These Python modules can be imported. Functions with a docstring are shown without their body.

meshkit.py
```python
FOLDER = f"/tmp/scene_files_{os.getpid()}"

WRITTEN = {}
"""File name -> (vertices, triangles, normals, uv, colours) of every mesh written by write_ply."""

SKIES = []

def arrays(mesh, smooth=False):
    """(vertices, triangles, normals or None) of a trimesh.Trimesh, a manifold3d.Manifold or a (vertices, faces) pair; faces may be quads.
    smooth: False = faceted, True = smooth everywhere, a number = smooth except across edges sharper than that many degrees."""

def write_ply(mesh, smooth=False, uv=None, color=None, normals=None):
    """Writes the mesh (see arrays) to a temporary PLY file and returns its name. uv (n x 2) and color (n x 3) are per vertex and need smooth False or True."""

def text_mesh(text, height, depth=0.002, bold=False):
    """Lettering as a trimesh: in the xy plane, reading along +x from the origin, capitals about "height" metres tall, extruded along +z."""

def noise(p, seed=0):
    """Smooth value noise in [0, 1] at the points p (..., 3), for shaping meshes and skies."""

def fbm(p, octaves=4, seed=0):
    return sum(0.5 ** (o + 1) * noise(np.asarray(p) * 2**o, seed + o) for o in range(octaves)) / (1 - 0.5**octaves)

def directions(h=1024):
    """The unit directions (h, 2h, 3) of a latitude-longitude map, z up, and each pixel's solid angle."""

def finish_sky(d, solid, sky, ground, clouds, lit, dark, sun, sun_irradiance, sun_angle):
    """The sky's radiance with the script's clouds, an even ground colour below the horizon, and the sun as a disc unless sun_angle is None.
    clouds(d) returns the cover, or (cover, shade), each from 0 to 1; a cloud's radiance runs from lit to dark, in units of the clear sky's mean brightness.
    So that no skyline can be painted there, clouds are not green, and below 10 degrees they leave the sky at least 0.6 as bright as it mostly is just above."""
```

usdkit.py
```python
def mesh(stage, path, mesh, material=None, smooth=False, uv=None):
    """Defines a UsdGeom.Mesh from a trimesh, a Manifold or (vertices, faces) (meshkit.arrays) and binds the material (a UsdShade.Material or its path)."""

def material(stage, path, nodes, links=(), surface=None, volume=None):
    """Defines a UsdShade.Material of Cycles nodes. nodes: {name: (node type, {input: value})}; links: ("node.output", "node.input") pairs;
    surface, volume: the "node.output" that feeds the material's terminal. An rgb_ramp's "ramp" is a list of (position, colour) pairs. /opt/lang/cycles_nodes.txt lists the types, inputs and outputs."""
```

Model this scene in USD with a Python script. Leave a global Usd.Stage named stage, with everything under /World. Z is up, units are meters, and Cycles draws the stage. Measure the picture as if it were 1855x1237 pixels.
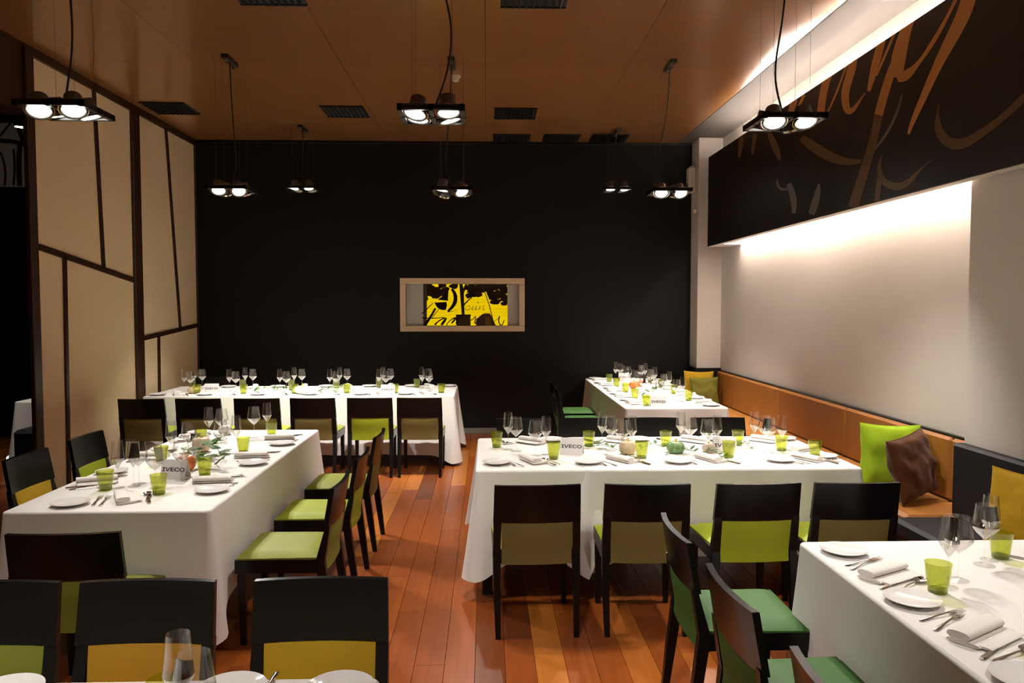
import math, random
import numpy as np, trimesh, manifold3d, usdkit, meshkit
from shapely.geometry import Polygon, box as sbox
from shapely.ops import unary_union
from pxr import Usd, UsdGeom, UsdLux, UsdShade, Gf, Sdf

random.seed(7); np.random.seed(7)
stage = Usd.Stage.CreateInMemory()
UsdGeom.SetStageUpAxis(stage, 'Z'); UsdGeom.SetStageMetersPerUnit(stage, 1.0)
UsdGeom.Xform.Define(stage, '/World'); UsdGeom.Scope.Define(stage, '/World/Looks')

# ------------------------------------------------------------------ camera
F, CX, CY, H = 1390., 927.5, 618.5, 1.72
PITCH = math.atan(66.5 / F); YAW = math.atan(45.5 / F * math.cos(PITCH))
fw = np.array([math.sin(YAW) * math.cos(PITCH), math.cos(YAW) * math.cos(PITCH), -math.sin(PITCH)])
rt = np.array([math.cos(YAW), -math.sin(YAW), 0.]); up = np.cross(rt, fw)
EYE = np.array([0, 0, H])
cam = UsdGeom.Camera.Define(stage, '/World/camera')
M4 = Gf.Matrix4d(*rt, 0, *up, 0, *(-fw), 0, *EYE, 1)
cam.AddTransformOp().Set(M4)
cam.CreateHorizontalApertureAttr(36.0); cam.CreateVerticalApertureAttr(36.0 * 1237 / 1855)
cam.CreateFocalLengthAttr(36.0 * F / 1855); cam.CreateClippingRangeAttr((0.05, 200.))
EXPOSURE = 1.0
cam.CreateExposureAttr(EXPOSURE)

# ------------------------------------------------------------------ added ambient fill for the unseen rest of the restaurant, and lamp powers
SPOT_W = 14.0          # each halogen spot of the pendants
SPOT_COLOR = (1.0, .935, .865)
TUBE_UP, TUBE_DOWN = 62.0, 60.0   # fluorescent tubes behind the black panel: upper and lower row
TUBE_COLOR = (1.0, .88, .77)
dome = UsdLux.DomeLight.Define(stage, '/World/ambient_fill')
dome.CreateIntensityAttr(0.010); dome.CreateColorAttr(Gf.Vec3f(1, .8, .6))

D, ZC, XP, XW, XS = 10.212, 3.86, -3.80, 3.035, 2.75   # back wall, ceiling, partition, right wall, black panel
ZT = .75                                              # table tops

def at(px, py, x=None, y=None, z=None):
    d = fw + rt * (px - CX) / F - up * (py - CY) / F
    t = x / d[0] if x is not None else y / d[1] if y is not None else (z - H) / d[2]
    return EYE + d * t

# ------------------------------------------------------------------ materials
def mat(name, nodes, links, surface='p.BSDF'):
    return usdkit.material(stage, '/World/Looks/' + name, nodes, links, surface=surface)
def plain(name, col, rough=.5, metal=0., spec=.5, coat=0., bump=None, bump_d=.001, var=0., vscale=6., sheen=0.):
    n = {'p': ('principled_bsdf', {'base_color': col, 'roughness': rough, 'metallic': metal, 'specular_ior_level': spec, 'coat_weight': coat, 'sheen_weight': sheen})}
    l = []
    if bump or var:
        n['g'] = ('texture_coordinate', {})
    if bump:
        n['n'] = ('noise_texture', {'scale': bump, 'detail': 3.}); n['b'] = ('bump', {'strength': .5, 'distance': bump_d})
        l += [('g.object', 'n.vector'), ('n.fac', 'b.height'), ('b.normal', 'p.normal')]
    if var:
        n['v'] = ('noise_texture', {'scale': vscale, 'detail': 3.})
        a, b = [tuple(min(1, c * (1 + s * var)) for c in col) for s in (-1, 1)]
        n['r'] = ('rgb_ramp', {'ramp': [(.3, a), (.7, b)]})
        l += [('g.object', 'v.vector'), ('v.fac', 'r.fac'), ('r.color', 'p.base_color')]
    return mat(name, n, l)
def wood(name, a, b, rough, sc, spec=.5, coat=0.):
    """grain running along the axis with the small scale"""
    n = {'g': ('geometry', {}), 'm': ('mapping', {'scale': sc}), 'n': ('noise_texture', {'scale': 1., 'detail': 5., 'roughness': .6, 'distortion': .4}),
         'r': ('rgb_ramp', {'ramp': [(.3, a), (.7, b)]}), 'p': ('principled_bsdf', {'roughness': rough, 'specular_ior_level': spec, 'coat_weight': coat, 'coat_roughness': .16}),
         'b': ('bump', {'strength': .15, 'distance': .001})}
    l = [('g.position', 'm.vector'), ('m.vector', 'n.vector'), ('n.fac', 'r.fac'), ('r.color', 'p.base_color'), ('n.fac', 'b.height'), ('b.normal', 'p.normal')]
    return mat(name, n, l)
def emit(name, col, s):
    return mat(name, {'e': ('emission', {'color': col, 'strength': s})}, [], 'e.emission')
def glass(name, tint, body=0., body_col=(.5, .5, .5), base_f=.06, edge=.75, power=2.6):
    n = {'t': ('transparent_bsdf', {'color': tint}), 'g': ('glossy_bsdf', {'color': (.95, .95, .93), 'roughness': .07}),
         'w': ('layer_weight', {'blend': .5}), 'q': ('math', {'math_type': 'power', 'value2': power}),
         's': ('math', {'math_type': 'multiply_add', 'value2': edge, 'value3': base_f, 'use_clamp': True}),
         'm': ('mix_closure', {})}
    l = [('w.facing', 'q.value1'), ('q.value', 's.value1'), ('s.value', 'm.fac'), ('g.BSDF', 'm.closure2')]
    if body:
        n['d'] = ('diffuse_bsdf', {'color': body_col}); n['tl'] = ('translucent_bsdf', {'color': body_col}); n['x'] = ('mix_closure', {'fac': .5}); n['y'] = ('mix_closure', {'fac': body})
        l += [('d.BSDF', 'x.closure1'), ('tl.BSDF', 'x.closure2'), ('t.BSDF', 'y.closure1'), ('x.closure', 'y.closure2'), ('y.closure', 'm.closure1')]
    else:
        l += [('t.BSDF', 'm.closure1')]
    return mat(name, n, l, 'm.closure')

m_black_wall = plain('black_wall', (.0052, .0045, .0045), .6, spec=.25, bump=60., bump_d=.0005)
m_white = plain('white_plaster', (.66, .60, .55), .7, spec=.3, bump=90., bump_d=.0004)
m_strip = plain('grey_plaster', (.098, .088, .082), .7, spec=.3)
m_trim_grey = plain('grey_skirting', (.22, .20, .17), .4)
m_ceil = [wood('ceiling_veneer_%d' % i, a, b, .30, (2.2, 46., 2.), .6, coat=.7) for i, (a, b) in enumerate([((.30, .125, .036), (.37, .165, .052)), ((.28, .115, .033), (.35, .155, .048)), ((.32, .135, .04), (.385, .175, .056))])]
m_floor = [wood('floor_plank_%d' % i, a, b, .30, (38., 2.2, 4.), .32) for i, (a, b) in enumerate([(tuple(k * q for k, q in zip((1.18, 1.05, .62), a)), tuple(k * q for k, q in zip((1.18, 1.05, .62), b))) for a, b in [((.24, .062, .016), (.31, .088, .024)), ((.19, .048, .013), (.26, .070, .02)), ((.30, .095, .024), (.37, .125, .034)), ((.115, .030, .010), (.16, .042, .014)), ((.22, .056, .015), (.28, .078, .022)), ((.34, .12, .03), (.42, .155, .042))]])]
m_sub = plain('dark_gap', (.02, .01, .006), .8)
m_post = wood('walnut_post', (.028, .009, .004), (.05, .017, .007), .4, (20., 20., 1.5))
m_beige = plain('beige_cloth_panel', (.80, .63, .40), .85, spec=.15, bump=400., bump_d=.0004)
m_lacq = plain('black_lacquer_wood', (.0045, .004, .0042), .24, spec=.33)
m_lacq_dull = plain('black_lacquer_legs', (.0045, .004, .0042), .34, spec=.3)
m_cloth = plain('white_linen', (.80, .775, .74), .8, spec=.15, bump=500., bump_d=.0003, sheen=.1)
m_napk = plain('napkin_linen', (.78, .74, .69), .85, spec=.1, bump=350., bump_d=.0004)
m_china = plain('white_china', (.80, .78, .76), .08, spec=.5)
m_steel = plain('polished_steel', (.72, .69, .66), .12, metal=1.)
m_card = plain('white_card', (.74, .71, .69), .6)
m_ink = plain('card_ink', (.02, .02, .025), .6)
m_lime = plain('lime_leather', (.33, .40, .02), .6, spec=.28, var=.05, bump=120., bump_d=.0004)
m_yellow = plain('mustard_leather', (.52, .34, .02), .6, spec=.28, var=.05, bump=120., bump_d=.0004)
m_ochre = plain('ochre_leather', (.48, .255, .02), .6, spec=.28, var=.05, bump=120., bump_d=.0004)
m_green = plain('green_leather', (.042, .125, .02), .6, spec=.28, var=.05, bump=120., bump_d=.0004)
m_olive = plain('olive_leather', (.235, .26, .035), .6, spec=.28, var=.05, bump=120., bump_d=.0004)
m_khaki = plain('khaki_pad_tone', (.17, .135, .04), .6, spec=.28, var=.05, bump=120., bump_d=.0004)  # darker, browner tone used on some back pads
m_bench = plain('caramel_leather', (.36, .135, .02), .55, var=.08, vscale=3., bump=150., bump_d=.0004)
m_bench_dk = plain('navy_black_leather', (.007, .0065, .010), .55, spec=.3, bump=150., bump_d=.0004)
m_cu_lime = plain('lime_cotton', (.32, .49, .02), .8, spec=.15, bump=300., bump_d=.0006)
m_cu_brown = plain('brown_velvet', (.085, .028, .007), .85, spec=.1, sheen=.15, bump=60., bump_d=.001)
m_cu_yel = plain('mustard_cotton', (.58, .35, .02), .8, spec=.15, bump=300., bump_d=.0006)
m_cu_olive = plain('olive_cotton', (.19, .18, .03), .8, spec=.15, bump=300., bump_d=.0006)
m_metal_blk = plain('black_metal', (.012, .011, .010), .35, spec=.5)
m_metal_gry = plain('grey_aluminium', (.11, .105, .095), .4, metal=.5)
m_chrome = plain('chrome', (.8, .8, .78), .15, metal=1.)
m_lens = emit('lamp_lens', (1., .95, .85), 8.)
m_tube_up = emit('upper_fluorescent_tube', TUBE_COLOR, TUBE_UP); m_tube_dn = emit('lower_fluorescent_tube', TUBE_COLOR, TUBE_DOWN)
m_panel = plain('black_panel_paint', (.016, .0105, .010), .42, spec=.45)
m_copper = plain('copper_script', (.56, .25, .07), .35, metal=.2, spec=.5)
m_bronze = plain('dull_bronze_script', (.165, .09, .036), .4, metal=.3)
m_grey_scr = plain('grey_script', (.18, .15, .13), .4, metal=.2)
m_frame = wood('pale_oak_frame', (.74, .56, .35), (.80, .63, .41), .45, (5., 5., 30.))
m_blind = plain('white_blind', (.88, .87, .83), .8)
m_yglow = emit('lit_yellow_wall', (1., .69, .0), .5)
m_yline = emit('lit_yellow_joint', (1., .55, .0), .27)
m_bark = plain('dark_bark', (.010, .006, .004), .8, spec=.1)
m_leafdk = plain('dark_leaf', (.004, .007, .003), .8, spec=.1)
m_glass = glass('clear_glass', (.985, .985, .98), base_f=.045, edge=.55, power=3.)
m_glass_cone = glass('clear_glass_thick', (.975, .975, .97), base_f=.18, edge=.5, power=2.)
m_tumb = glass('green_glass', (.84, .87, .44), body=.07, body_col=(.5, .56, .04), base_f=.05, edge=.45)
m_tumb_base = glass('green_glass_base', (.46, .52, .10), body=.10, body_col=(.30, .34, .02), base_f=.06, edge=.5)
m_pane = glass('window_glass', (.93, .93, .92), base_f=.05, edge=.6, power=4.)
m_pump_cream = plain('cream_pumpkin', (.66, .50, .30), .35, var=.1, vscale=20.)
m_pump_green = plain('green_pumpkin', (.17, .30, .11), .35, var=.25, vscale=25.)
m_pump_orange = plain('orange_pumpkin', (.62, .17, .035), .4, var=.15, vscale=20.)
m_pump_pink = plain('pale_pink_pumpkin', (.62, .47, .38), .4, var=.1, vscale=20.)
m_pump_white = plain('white_pumpkin', (.70, .66, .60), .4)
m_stem = plain('golden_stem', (.72, .50, .12), .4)
m_leaf = mat('leaf_green', {'p': ('principled_bsdf', {'base_color': (.06, .135, .03), 'roughness': .6, 'specular_ior_level': .25}), 't': ('translucent_bsdf', {'color': (.08, .17, .03)}), 'm': ('mix_closure', {'fac': .25})}, [('p.BSDF', 'm.closure1'), ('t.BSDF', 'm.closure2')], 'm.closure')
m_leaf_pale = mat('leaf_pale', {'p': ('principled_bsdf', {'base_color': (.18, .28, .10), 'roughness': .6, 'specular_ior_level': .25}), 't': ('translucent_bsdf', {'color': (.18, .30, .08)}), 'm': ('mix_closure', {'fac': .25})}, [('p.BSDF', 'm.closure1'), ('t.BSDF', 'm.closure2')], 'm.closure')
m_ivory = plain('ivory_plastic', (.62, .56, .46), .4)
m_dark_room = plain('dark_room_paint', (.010, .009, .009), .6)
m_grey_art = plain('grey_board', (.30, .28, .25), .7)
m_led = emit('blue_led', (.35, .65, 1.), 5.)
m_vent = plain('black_vent', (.008, .007, .007), .5)
m_louv = plain('grey_louvre', (.05, .05, .05), .4)
m_mauve = plain('mauve_velvet', (.20, .08, .10), .7)
m_planter = plain('brown_planter', (.10, .055, .012), .6)

# ------------------------------------------------------------------ scene helpers
used = {}
def numbered(path):
    k = used.get(path, -1) + 1
    used[path] = k
    return path if k == 0 else '%s_%03d' % (path, k)
def cd(prim, **kw):
    for k, v in kw.items():
        if v: prim.SetCustomDataByKey(k, v)
def thing(name, label, cat, loc=(0, 0, 0), rotz=0., group=None, kind=None):
    p = numbered('/World/' + name); x = UsdGeom.Xform.Define(stage, p)
    x.AddTranslateOp().Set(Gf.Vec3d(*map(float, loc))); x.AddRotateZOp().Set(float(math.degrees(rotz)))
    cd(x.GetPrim(), label=label, category=cat, group=group, kind=kind)
    return p
def struct(name, mesh=None, m=None, smooth=False):
    if mesh is None:
        p = numbered('/World/' + name); UsdGeom.Xform.Define(stage, p); cd(stage.GetPrimAtPath(p), kind='structure'); return p
    p = part(name, mesh, m, '/World', smooth); cd(stage.GetPrimAtPath(p), kind='structure'); return p
def part(name, mesh, m, parent, smooth=False, label=None, kind=None):
    p = numbered(parent + '/' + name)
    usdkit.mesh(stage, p, mesh, m, smooth)
    if label or kind: cd(stage.GetPrimAtPath(p), label=label, kind=kind)
    return p
def solo(name, mesh, m, label, cat, group=None, smooth=False, kind=None):
    p = part(name, mesh, m, '/World', smooth); cd(stage.GetPrimAtPath(p), label=label, category=cat, group=group, kind=kind); return p
protos = {}
def place(key, build, name, label, cat, loc, rotz=0., group=None):
    """the first of a kind is built where it stands, later ones reference it"""
    p = thing(name, label, cat, loc, rotz, group)
    if key not in protos:
        build(p); protos[key] = p
    else:
        pr = stage.GetPrimAtPath(p); pr.GetReferences().AddInternalReference(protos[key]); pr.SetInstanceable(True)
    return p

def bx(c, s, b=0.):
    s = np.array(s) / 2.
    if b <= 0:
        m = trimesh.creation.box(extents=s * 2); m.apply_translation(c); return m
    b = min(b, s.min() * .95); pts = []
    for sg in np.ndindex(2, 2, 2):
        sg = np.array(sg) * 2 - 1
        for k in range(3):
            q = s - b; q = q.copy(); q[k] = s[k]; pts.append(sg * q)
    h = trimesh.convex.convex_hull(np.array(pts)); h.apply_translation(c); return h
def span(x0, x1, y0, y1, z0, z1, b=0.):
    return bx(((x0 + x1) / 2, (y0 + y1) / 2, (z0 + z1) / 2), (x1 - x0, y1 - y0, z1 - z0), b)
def cat_(l): return trimesh.util.concatenate(l)
def tube(pts, r, n=8):
    pts = np.asarray(pts, float); r = np.broadcast_to(np.asarray(r, float), (len(pts),))
    t = np.gradient(pts, axis=0); t /= np.linalg.norm(t, axis=1, keepdims=True) + 1e-12
    ref = np.array([0, 0, 1.]) if abs(t[:, 2]).mean() < .8 else np.array([1., 0, 0])
    a = np.cross(t, ref); a /= np.linalg.norm(a, axis=1, keepdims=True) + 1e-12; b = np.cross(t, a)
    an = np.arange(n) * 2 * np.pi / n
    v = (pts[:, None] + r[:, None, None] * (np.cos(an)[None, :, None] * a[:, None] + np.sin(an)[None, :, None] * b[:, None])).reshape(-1, 3)
    f = []
    for i in range(len(pts) - 1):
        for j in range(n):
            k = (j + 1) % n; f += [[i * n + j, i * n + k, (i + 1) * n + k], [i * n + j, (i + 1) * n + k, (i + 1) * n + j]]
    v = np.vstack([v, pts[0], pts[-1]]); c0, c1 = len(v) - 2, len(v) - 1; o = (len(pts) - 1) * n
    for j in range(n):
        k = (j + 1) % n; f += [[c0, k, j], [c1, o + j, o + k]]
    m = trimesh.Trimesh(v, f, process=False); m.fix_normals() if len(f) < 400 else None
    return m
def smoothline(p, n=24):
    from scipy.interpolate import CubicSpline
    p = np.asarray(p, float); t = np.r_[0, np.cumsum(np.linalg.norm(np.diff(p, axis=0), axis=1))]
    return CubicSpline(t, p)(np.linspace(0, t[-1], n))
def lathe(prof, n=28):
    prof = np.asarray(prof, float); an = np.arange(n) * 2 * np.pi / n
    v, f, idx = [], [], []
    for r, z in prof:
        if r < 1e-6: idx.append([len(v)] * n); v.append([0, 0, z])
        else:
            idx.append(list(range(len(v), len(v) + n))); v += [[r * math.cos(a), r * math.sin(a), z] for a in an]
    for i in range(len(prof) - 1):
        for j in range(n):
            k = (j + 1) % n; a, b, c, d = idx[i][j], idx[i][k], idx[i + 1][k], idx[i + 1][j]
            if a != b: f.append([a, b, c])
            if c != d: f.append([a, c, d])
    return trimesh.Trimesh(v, f, process=False)
def move(m, loc=(0, 0, 0), rz=0., rx=0., ry=0.):
    m = m.copy(); R = trimesh.transformations.euler_matrix(rx, ry, rz, 'sxyz'); m.apply_transform(R); m.apply_translation(loc); return m
def extr(poly, depth, plane='xz', off=0.):
    """extrudes a 2-D polygon; plane xz: thickness along +y from off; yz: thickness along +x"""
    gs = getattr(poly, 'geoms', [poly]); ms = [trimesh.creation.extrude_polygon(g, depth, engine='earcut') for g in gs if g.area > 1e-9]
    m = cat_(ms); v = m.vertices.copy()
    if plane == 'xz': nv = np.c_[v[:, 0], v[:, 2] + off, v[:, 1]]; m = trimesh.Trimesh(nv, m.faces[:, ::-1], process=False)
    else: nv = np.c_[v[:, 2] + off, v[:, 0], v[:, 1]]; m = trimesh.Trimesh(nv, m.faces, process=False)
    return m
def grid_solid(top, bot):
    """closed solid between two (n,m,3) point grids"""
    n, m = top.shape[:2]; v = np.vstack([top.reshape(-1, 3), bot.reshape(-1, 3)]); o = n * m; f = []
    for i in range(n - 1):
        for j in range(m - 1):
            a, b, c, d = i * m + j, i * m + j + 1, (i + 1) * m + j + 1, (i + 1) * m + j
            f += [[a, d, c], [a, c, b], [o + a, o + b, o + c], [o + a, o + c, o + d]]
    per = [(0, j) for j in range(m)] + [(i, m - 1) for i in range(1, n)] + [(n - 1, j) for j in range(m - 2, -1, -1)] + [(i, 0) for i in range(n - 2, 0, -1)]
    for (i, j), (k, l) in zip(per, per[1:] + per[:1]):
        a, b = i * m + j, k * m + l; f += [[a, b, o + b], [a, o + b, o + a]]
    t = trimesh.Trimesh(v, f, process=False)
    if t.volume < 0: t.invert()
    return t
ORD = ['first', 'second', 'third', 'fourth', 'fifth', 'sixth', 'seventh', 'eighth', 'ninth']

# ================================================================== THE ROOM
# floor of planks
fl = struct('floor')
part('subfloor', span(-8, 3.4, -5.6, 12.2, -.06, -.014), m_sub, fl)
PW = .145; rnd = random.Random(3); far_planks = []; count = 0
for i in range(int((3.3 + 7.6) / PW)):
    x0 = -7.6 + i * PW; y = -5.6 + rnd.uniform(-1.6, 0)
    while y < 11:
        L = rnd.uniform(1.3, 2.3); y1 = min(y + L, 11.0); ya = max(y, -5.6)
        if y1 > ya + .05:
            b = span(x0 + .0008, x0 + PW - .0008, ya + .0008, y1 - .0008, -.014, 0 - rnd.uniform(0, .0005), .0012)
            k = rnd.choice([0, 0, 1, 1, 2, 3, 4, 4, 5])
            if count < 292 and -3.0 < x0 < 2.6 and y1 > 1.2 and ya < 9.2:
                part('plank', b, m_floor[k], fl); count += 1
            else: far_planks.append((k, b))
        y += L
for k in range(6):
    bs = [b for q, b in far_planks if q == k]
    if bs: part('outer_planks', cat_(bs), m_floor[k], fl, kind='stuff')

# ceiling of veneered boards (brown) and the plaster strip on the right
ce = struct('ceiling')
part('ceiling_backing', span(-3.86, 3.4, -5.6, D + .02, ZC + .022, ZC + .12), m_sub, ce)
xs = np.r_[np.arange(-3.85, 2.4, 1.28), 2.535]; ys = np.r_[-5.6, np.arange(-4.4, D - .4, 1.9), D]; q = 0
for i in range(len(xs) - 1):
    for j in range(len(ys) - 1):
        q += 1
        part('ceiling_panel', span(xs[i] + .0015, xs[i + 1] - .0015, ys[j] + .0015, ys[j + 1] - .0015, ZC, ZC + .02, .001), m_ceil[(q * 7 // 3) % 3], ce)
part('plaster_strip', span(2.54, 3.4, -5.6, D, ZC - .001, ZC + .02), m_strip, ce, label='grey painted plaster strip along the right wall')

# back wall with its hatch opening
W0, W1, WZ0, WZ1 = -1.072, .426, 1.441, 1.997
poly = sbox(-7.8, -.1, 3.4, 4.0).difference(sbox(W0, WZ0, W1, WZ1))
struct('wall_back', extr(poly, .14, 'xz', D), m_black_wall)
struct('baseboard_back', span(-3.7, 2.7, D - .014, D, 0, .075, .003), m_trim_grey)
struct('trim_1', span(-3.8, 2.72, D - .02, D, ZC - .035, ZC - .001, .003), m_lacq_dull)
# right wall, pillar and pilaster
struct('wall_right', span(XW, XW + .2, 4.4, D, 0, ZC + .1), m_white)
struct('pilaster', span(2.85, XW + .2, -5.6, 4.46, 0, ZC + .1), m_white)
struct('pillar', span(2.725, XW + .02, 9.87, D, .9, ZC), m_white)
struct('pillar_base', span(2.70, XW + .02, 9.84, D, 0, .9), m_black_wall)
struct('wall_front', span(-8, 3.4, -5.7, -5.6, 0, 4), m_beige)
# side room on the left, beyond the partition
struct('wall_left', span(-8.1, -7.9, -5.6, D + .1, 0, 4), m_dark_room)
struct('ceiling_side_room', span(-8, -3.99, -5.6, D, ZC, ZC + .1), m_dark_room)
struct('header_beam', span(-3.99, -3.80, -5.6, 6.62, 3.30, ZC + .02), m_post)
struct('trim_2', span(-3.86, -3.78, -5.6, D, ZC - .03, ZC + .005), m_post)

# folding partition of beige panels between walnut posts
pt = struct('partition')
def yz(px, py): q = at(px, py, x=XP); return (q[1], q[2])
ZR = 3.785
def ray_seg(a, b, w):
    a, b = np.array(a), np.array(b); t = (b - a) / np.linalg.norm(b - a); n = np.array([-t[1], t[0]]) * w / 2
    a = a - t * .01; b = b + t * .01
    return Polygon([a + n, b + n, b - n, a - n])
Yp1, Yp2a, Yp2b, Yp3 = yz(60, 300)[0], yz(236.5, 300)[0], yz(250, 300)[0], yz(353, 400)[0]
part('post', span(XP - .012, XP + .03, Yp1 - .11, Yp1, 0, ZC, .006), m_post, pt)
part('post', span(XP - .12, XP + .03, Yp2a, Yp2b, 0, ZC, .006), m_post, pt)
part('post', span(XP - .12, XP + .02, Yp3, D - .002, 0, ZC, .004), m_post, pt)
part('top_rail', span(XP - .10, XP + .028, Yp1, D, ZR, ZC, .004), m_post, pt)
part('bottom_rail', span(XP - .10, XP + .028, Yp1, D, .012, .09, .004), m_post, pt)
bays = [(Yp1, Yp2a, [((71, 448), (239, 507), .055), ((168, 163), (186, 486), .045), ((115, 466), (122, 830), .045)]),
        (Yp2b, Yp3, [((257, 613), (361, 588), .05), ((299, 234), (325, 594), .04), ((286, 607), (288, 760), .04)])]
for y0, y1, bt in bays:
    area = sbox(y0, .09, y1, ZR); segs = []
    for a, b, w in bt:
        a, b = yz(*a), yz(*b)
        if abs(a[0] - b[0]) < .35:
            d = np.array(b) - np.array(a)
            if a[1] > 3.3: a = tuple(np.array(a) - d / d[1] * (a[1] - ZR - .02))     # reaches the top rail
            if b[1] < 1.2: b = tuple(np.array(b) - d / d[1] * (b[1] - .05))
        s = ray_seg(a, b, w).intersection(area); segs.append(s)
    for s in segs: part('batten', extr(s, .05, 'yz', XP - .03), m_post, pt)
    rest = area.difference(unary_union(segs))
    for g in getattr(rest, 'geoms', [rest]):
        if g.area > .01: part('panel', extr(g, .04, 'yz', XP - .04), m_beige, pt)

# ------------------------------------------------------------------ hatch window in the back wall
wd = struct('window_1')
fr = .075
for nm, a in (('frame_board', (W0 - fr, W1 + fr, WZ1, WZ1 + fr)), ('frame_board', (W0 - fr, W1 + fr, WZ0 - fr, WZ0)), ('frame_board', (W0 - fr, W0, WZ0, WZ1)), ('frame_board', (W1, W1 + fr, WZ0, WZ1))):
    part(nm, span(a[0], a[1], D - .03, D + .14, a[2], a[3], .004), m_frame, wd)
part('glass_pane', span(W0, W1, D + .02, D + .026, WZ0, WZ1), m_pane, wd)
part('blind', span(W0, -.845, D + .03, D + .04, WZ0, WZ1), m_blind, wd)
part('blind', span(.275, W1, D + .03, D + .04, WZ0, WZ1), m_blind, wd)
part('curtain_edge', span(-.845, -.80, D + .03, D + .06, WZ0, WZ1), m_louv, wd)
YB = 11.6                                                    # lit yellow wall of the patio behind the hatch
def wp(X, Y, y): q = at(720 + X / 8.065, 500 + Y / 8.065, y=y); return (q[0], q[2])
by = thing('lit_wall', 'backlit yellow slatted wall seen through the hatch in the back wall', 'wall panel')
x0, z1 = wp(335, 95, YB); x1, z0 = wp(1620, 760, YB)
part('glowing_board', span(x0 - .06, x1 + .4, YB, YB + .03, z0 - .2, z1 + .12), m_yglow, by)
for i in range(7):
    z = z0 + (z1 - z0) * (.28 + .07 * i); part('slat_joint', span(x0, x1, YB - .006, YB + .001, z, z + .004), m_yline, by)
def stroke2(pts, n=30):
    """variable-width brush stroke: (x, y, width) control points -> polygon"""
    p = np.asarray(pts, float)
    c = smoothline(p, n) if len(p) > 2 else p[0] + (p[-1] - p[0]) * np.linspace(0, 1, n)[:, None]
    t = np.gradient(c[:, :2], axis=0); t /= np.linalg.norm(t, axis=1, keepdims=True) + 1e-9; nrm = np.c_[-t[:, 1], t[:, 0]]; w = np.maximum(c[:, 2:3], .3) / 2
    out = []
    for i in range(n - 1):
        qd = Polygon([c[i, :2] + nrm[i] * w[i], c[i + 1, :2] + nrm[i + 1] * w[i + 1], c[i + 1, :2] - nrm[i + 1] * w[i + 1], c[i, :2] - nrm[i] * w[i]]).buffer(.05)
        out.append(qd)
    return unary_union(out).buffer(.15).buffer(-.1).simplify(.08)
def mapped(poly, fn):
    gs = []
    for g in getattr(poly, 'geoms', [poly]):
        gs.append(Polygon([fn(*c) for c in g.exterior.coords], [[fn(*c) for c in h.coords] for h in g.interiors]).buffer(0))
    return unary_union(gs)
YT = 11.2
tr = thing('patio_tree', 'dark tree silhouette against the yellow wall behind the hatch', 'tree')
fnT = lambda X, Y: wp(X, Y, YT)
for nm, s in (('trunk', [(925, 110, 40), (940, 230, 55), (950, 400, 46), (960, 560, 42), (962, 740, 50)]), ('branch', [(1010, 110, 26), (985, 170, 30), (955, 240, 34)]), ('branch', [(965, 430, 20), (1020, 370, 16), (1090, 310, 12)]), ('branch', [(1010, 240, 10), (1060, 220, 10), (1090, 160, 8)])):
    part(nm, extr(mapped(stroke2(s), fnT), .05, 'xz', YT - .025), m_bark, tr)
rl = random.Random(5); clumps = []
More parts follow.
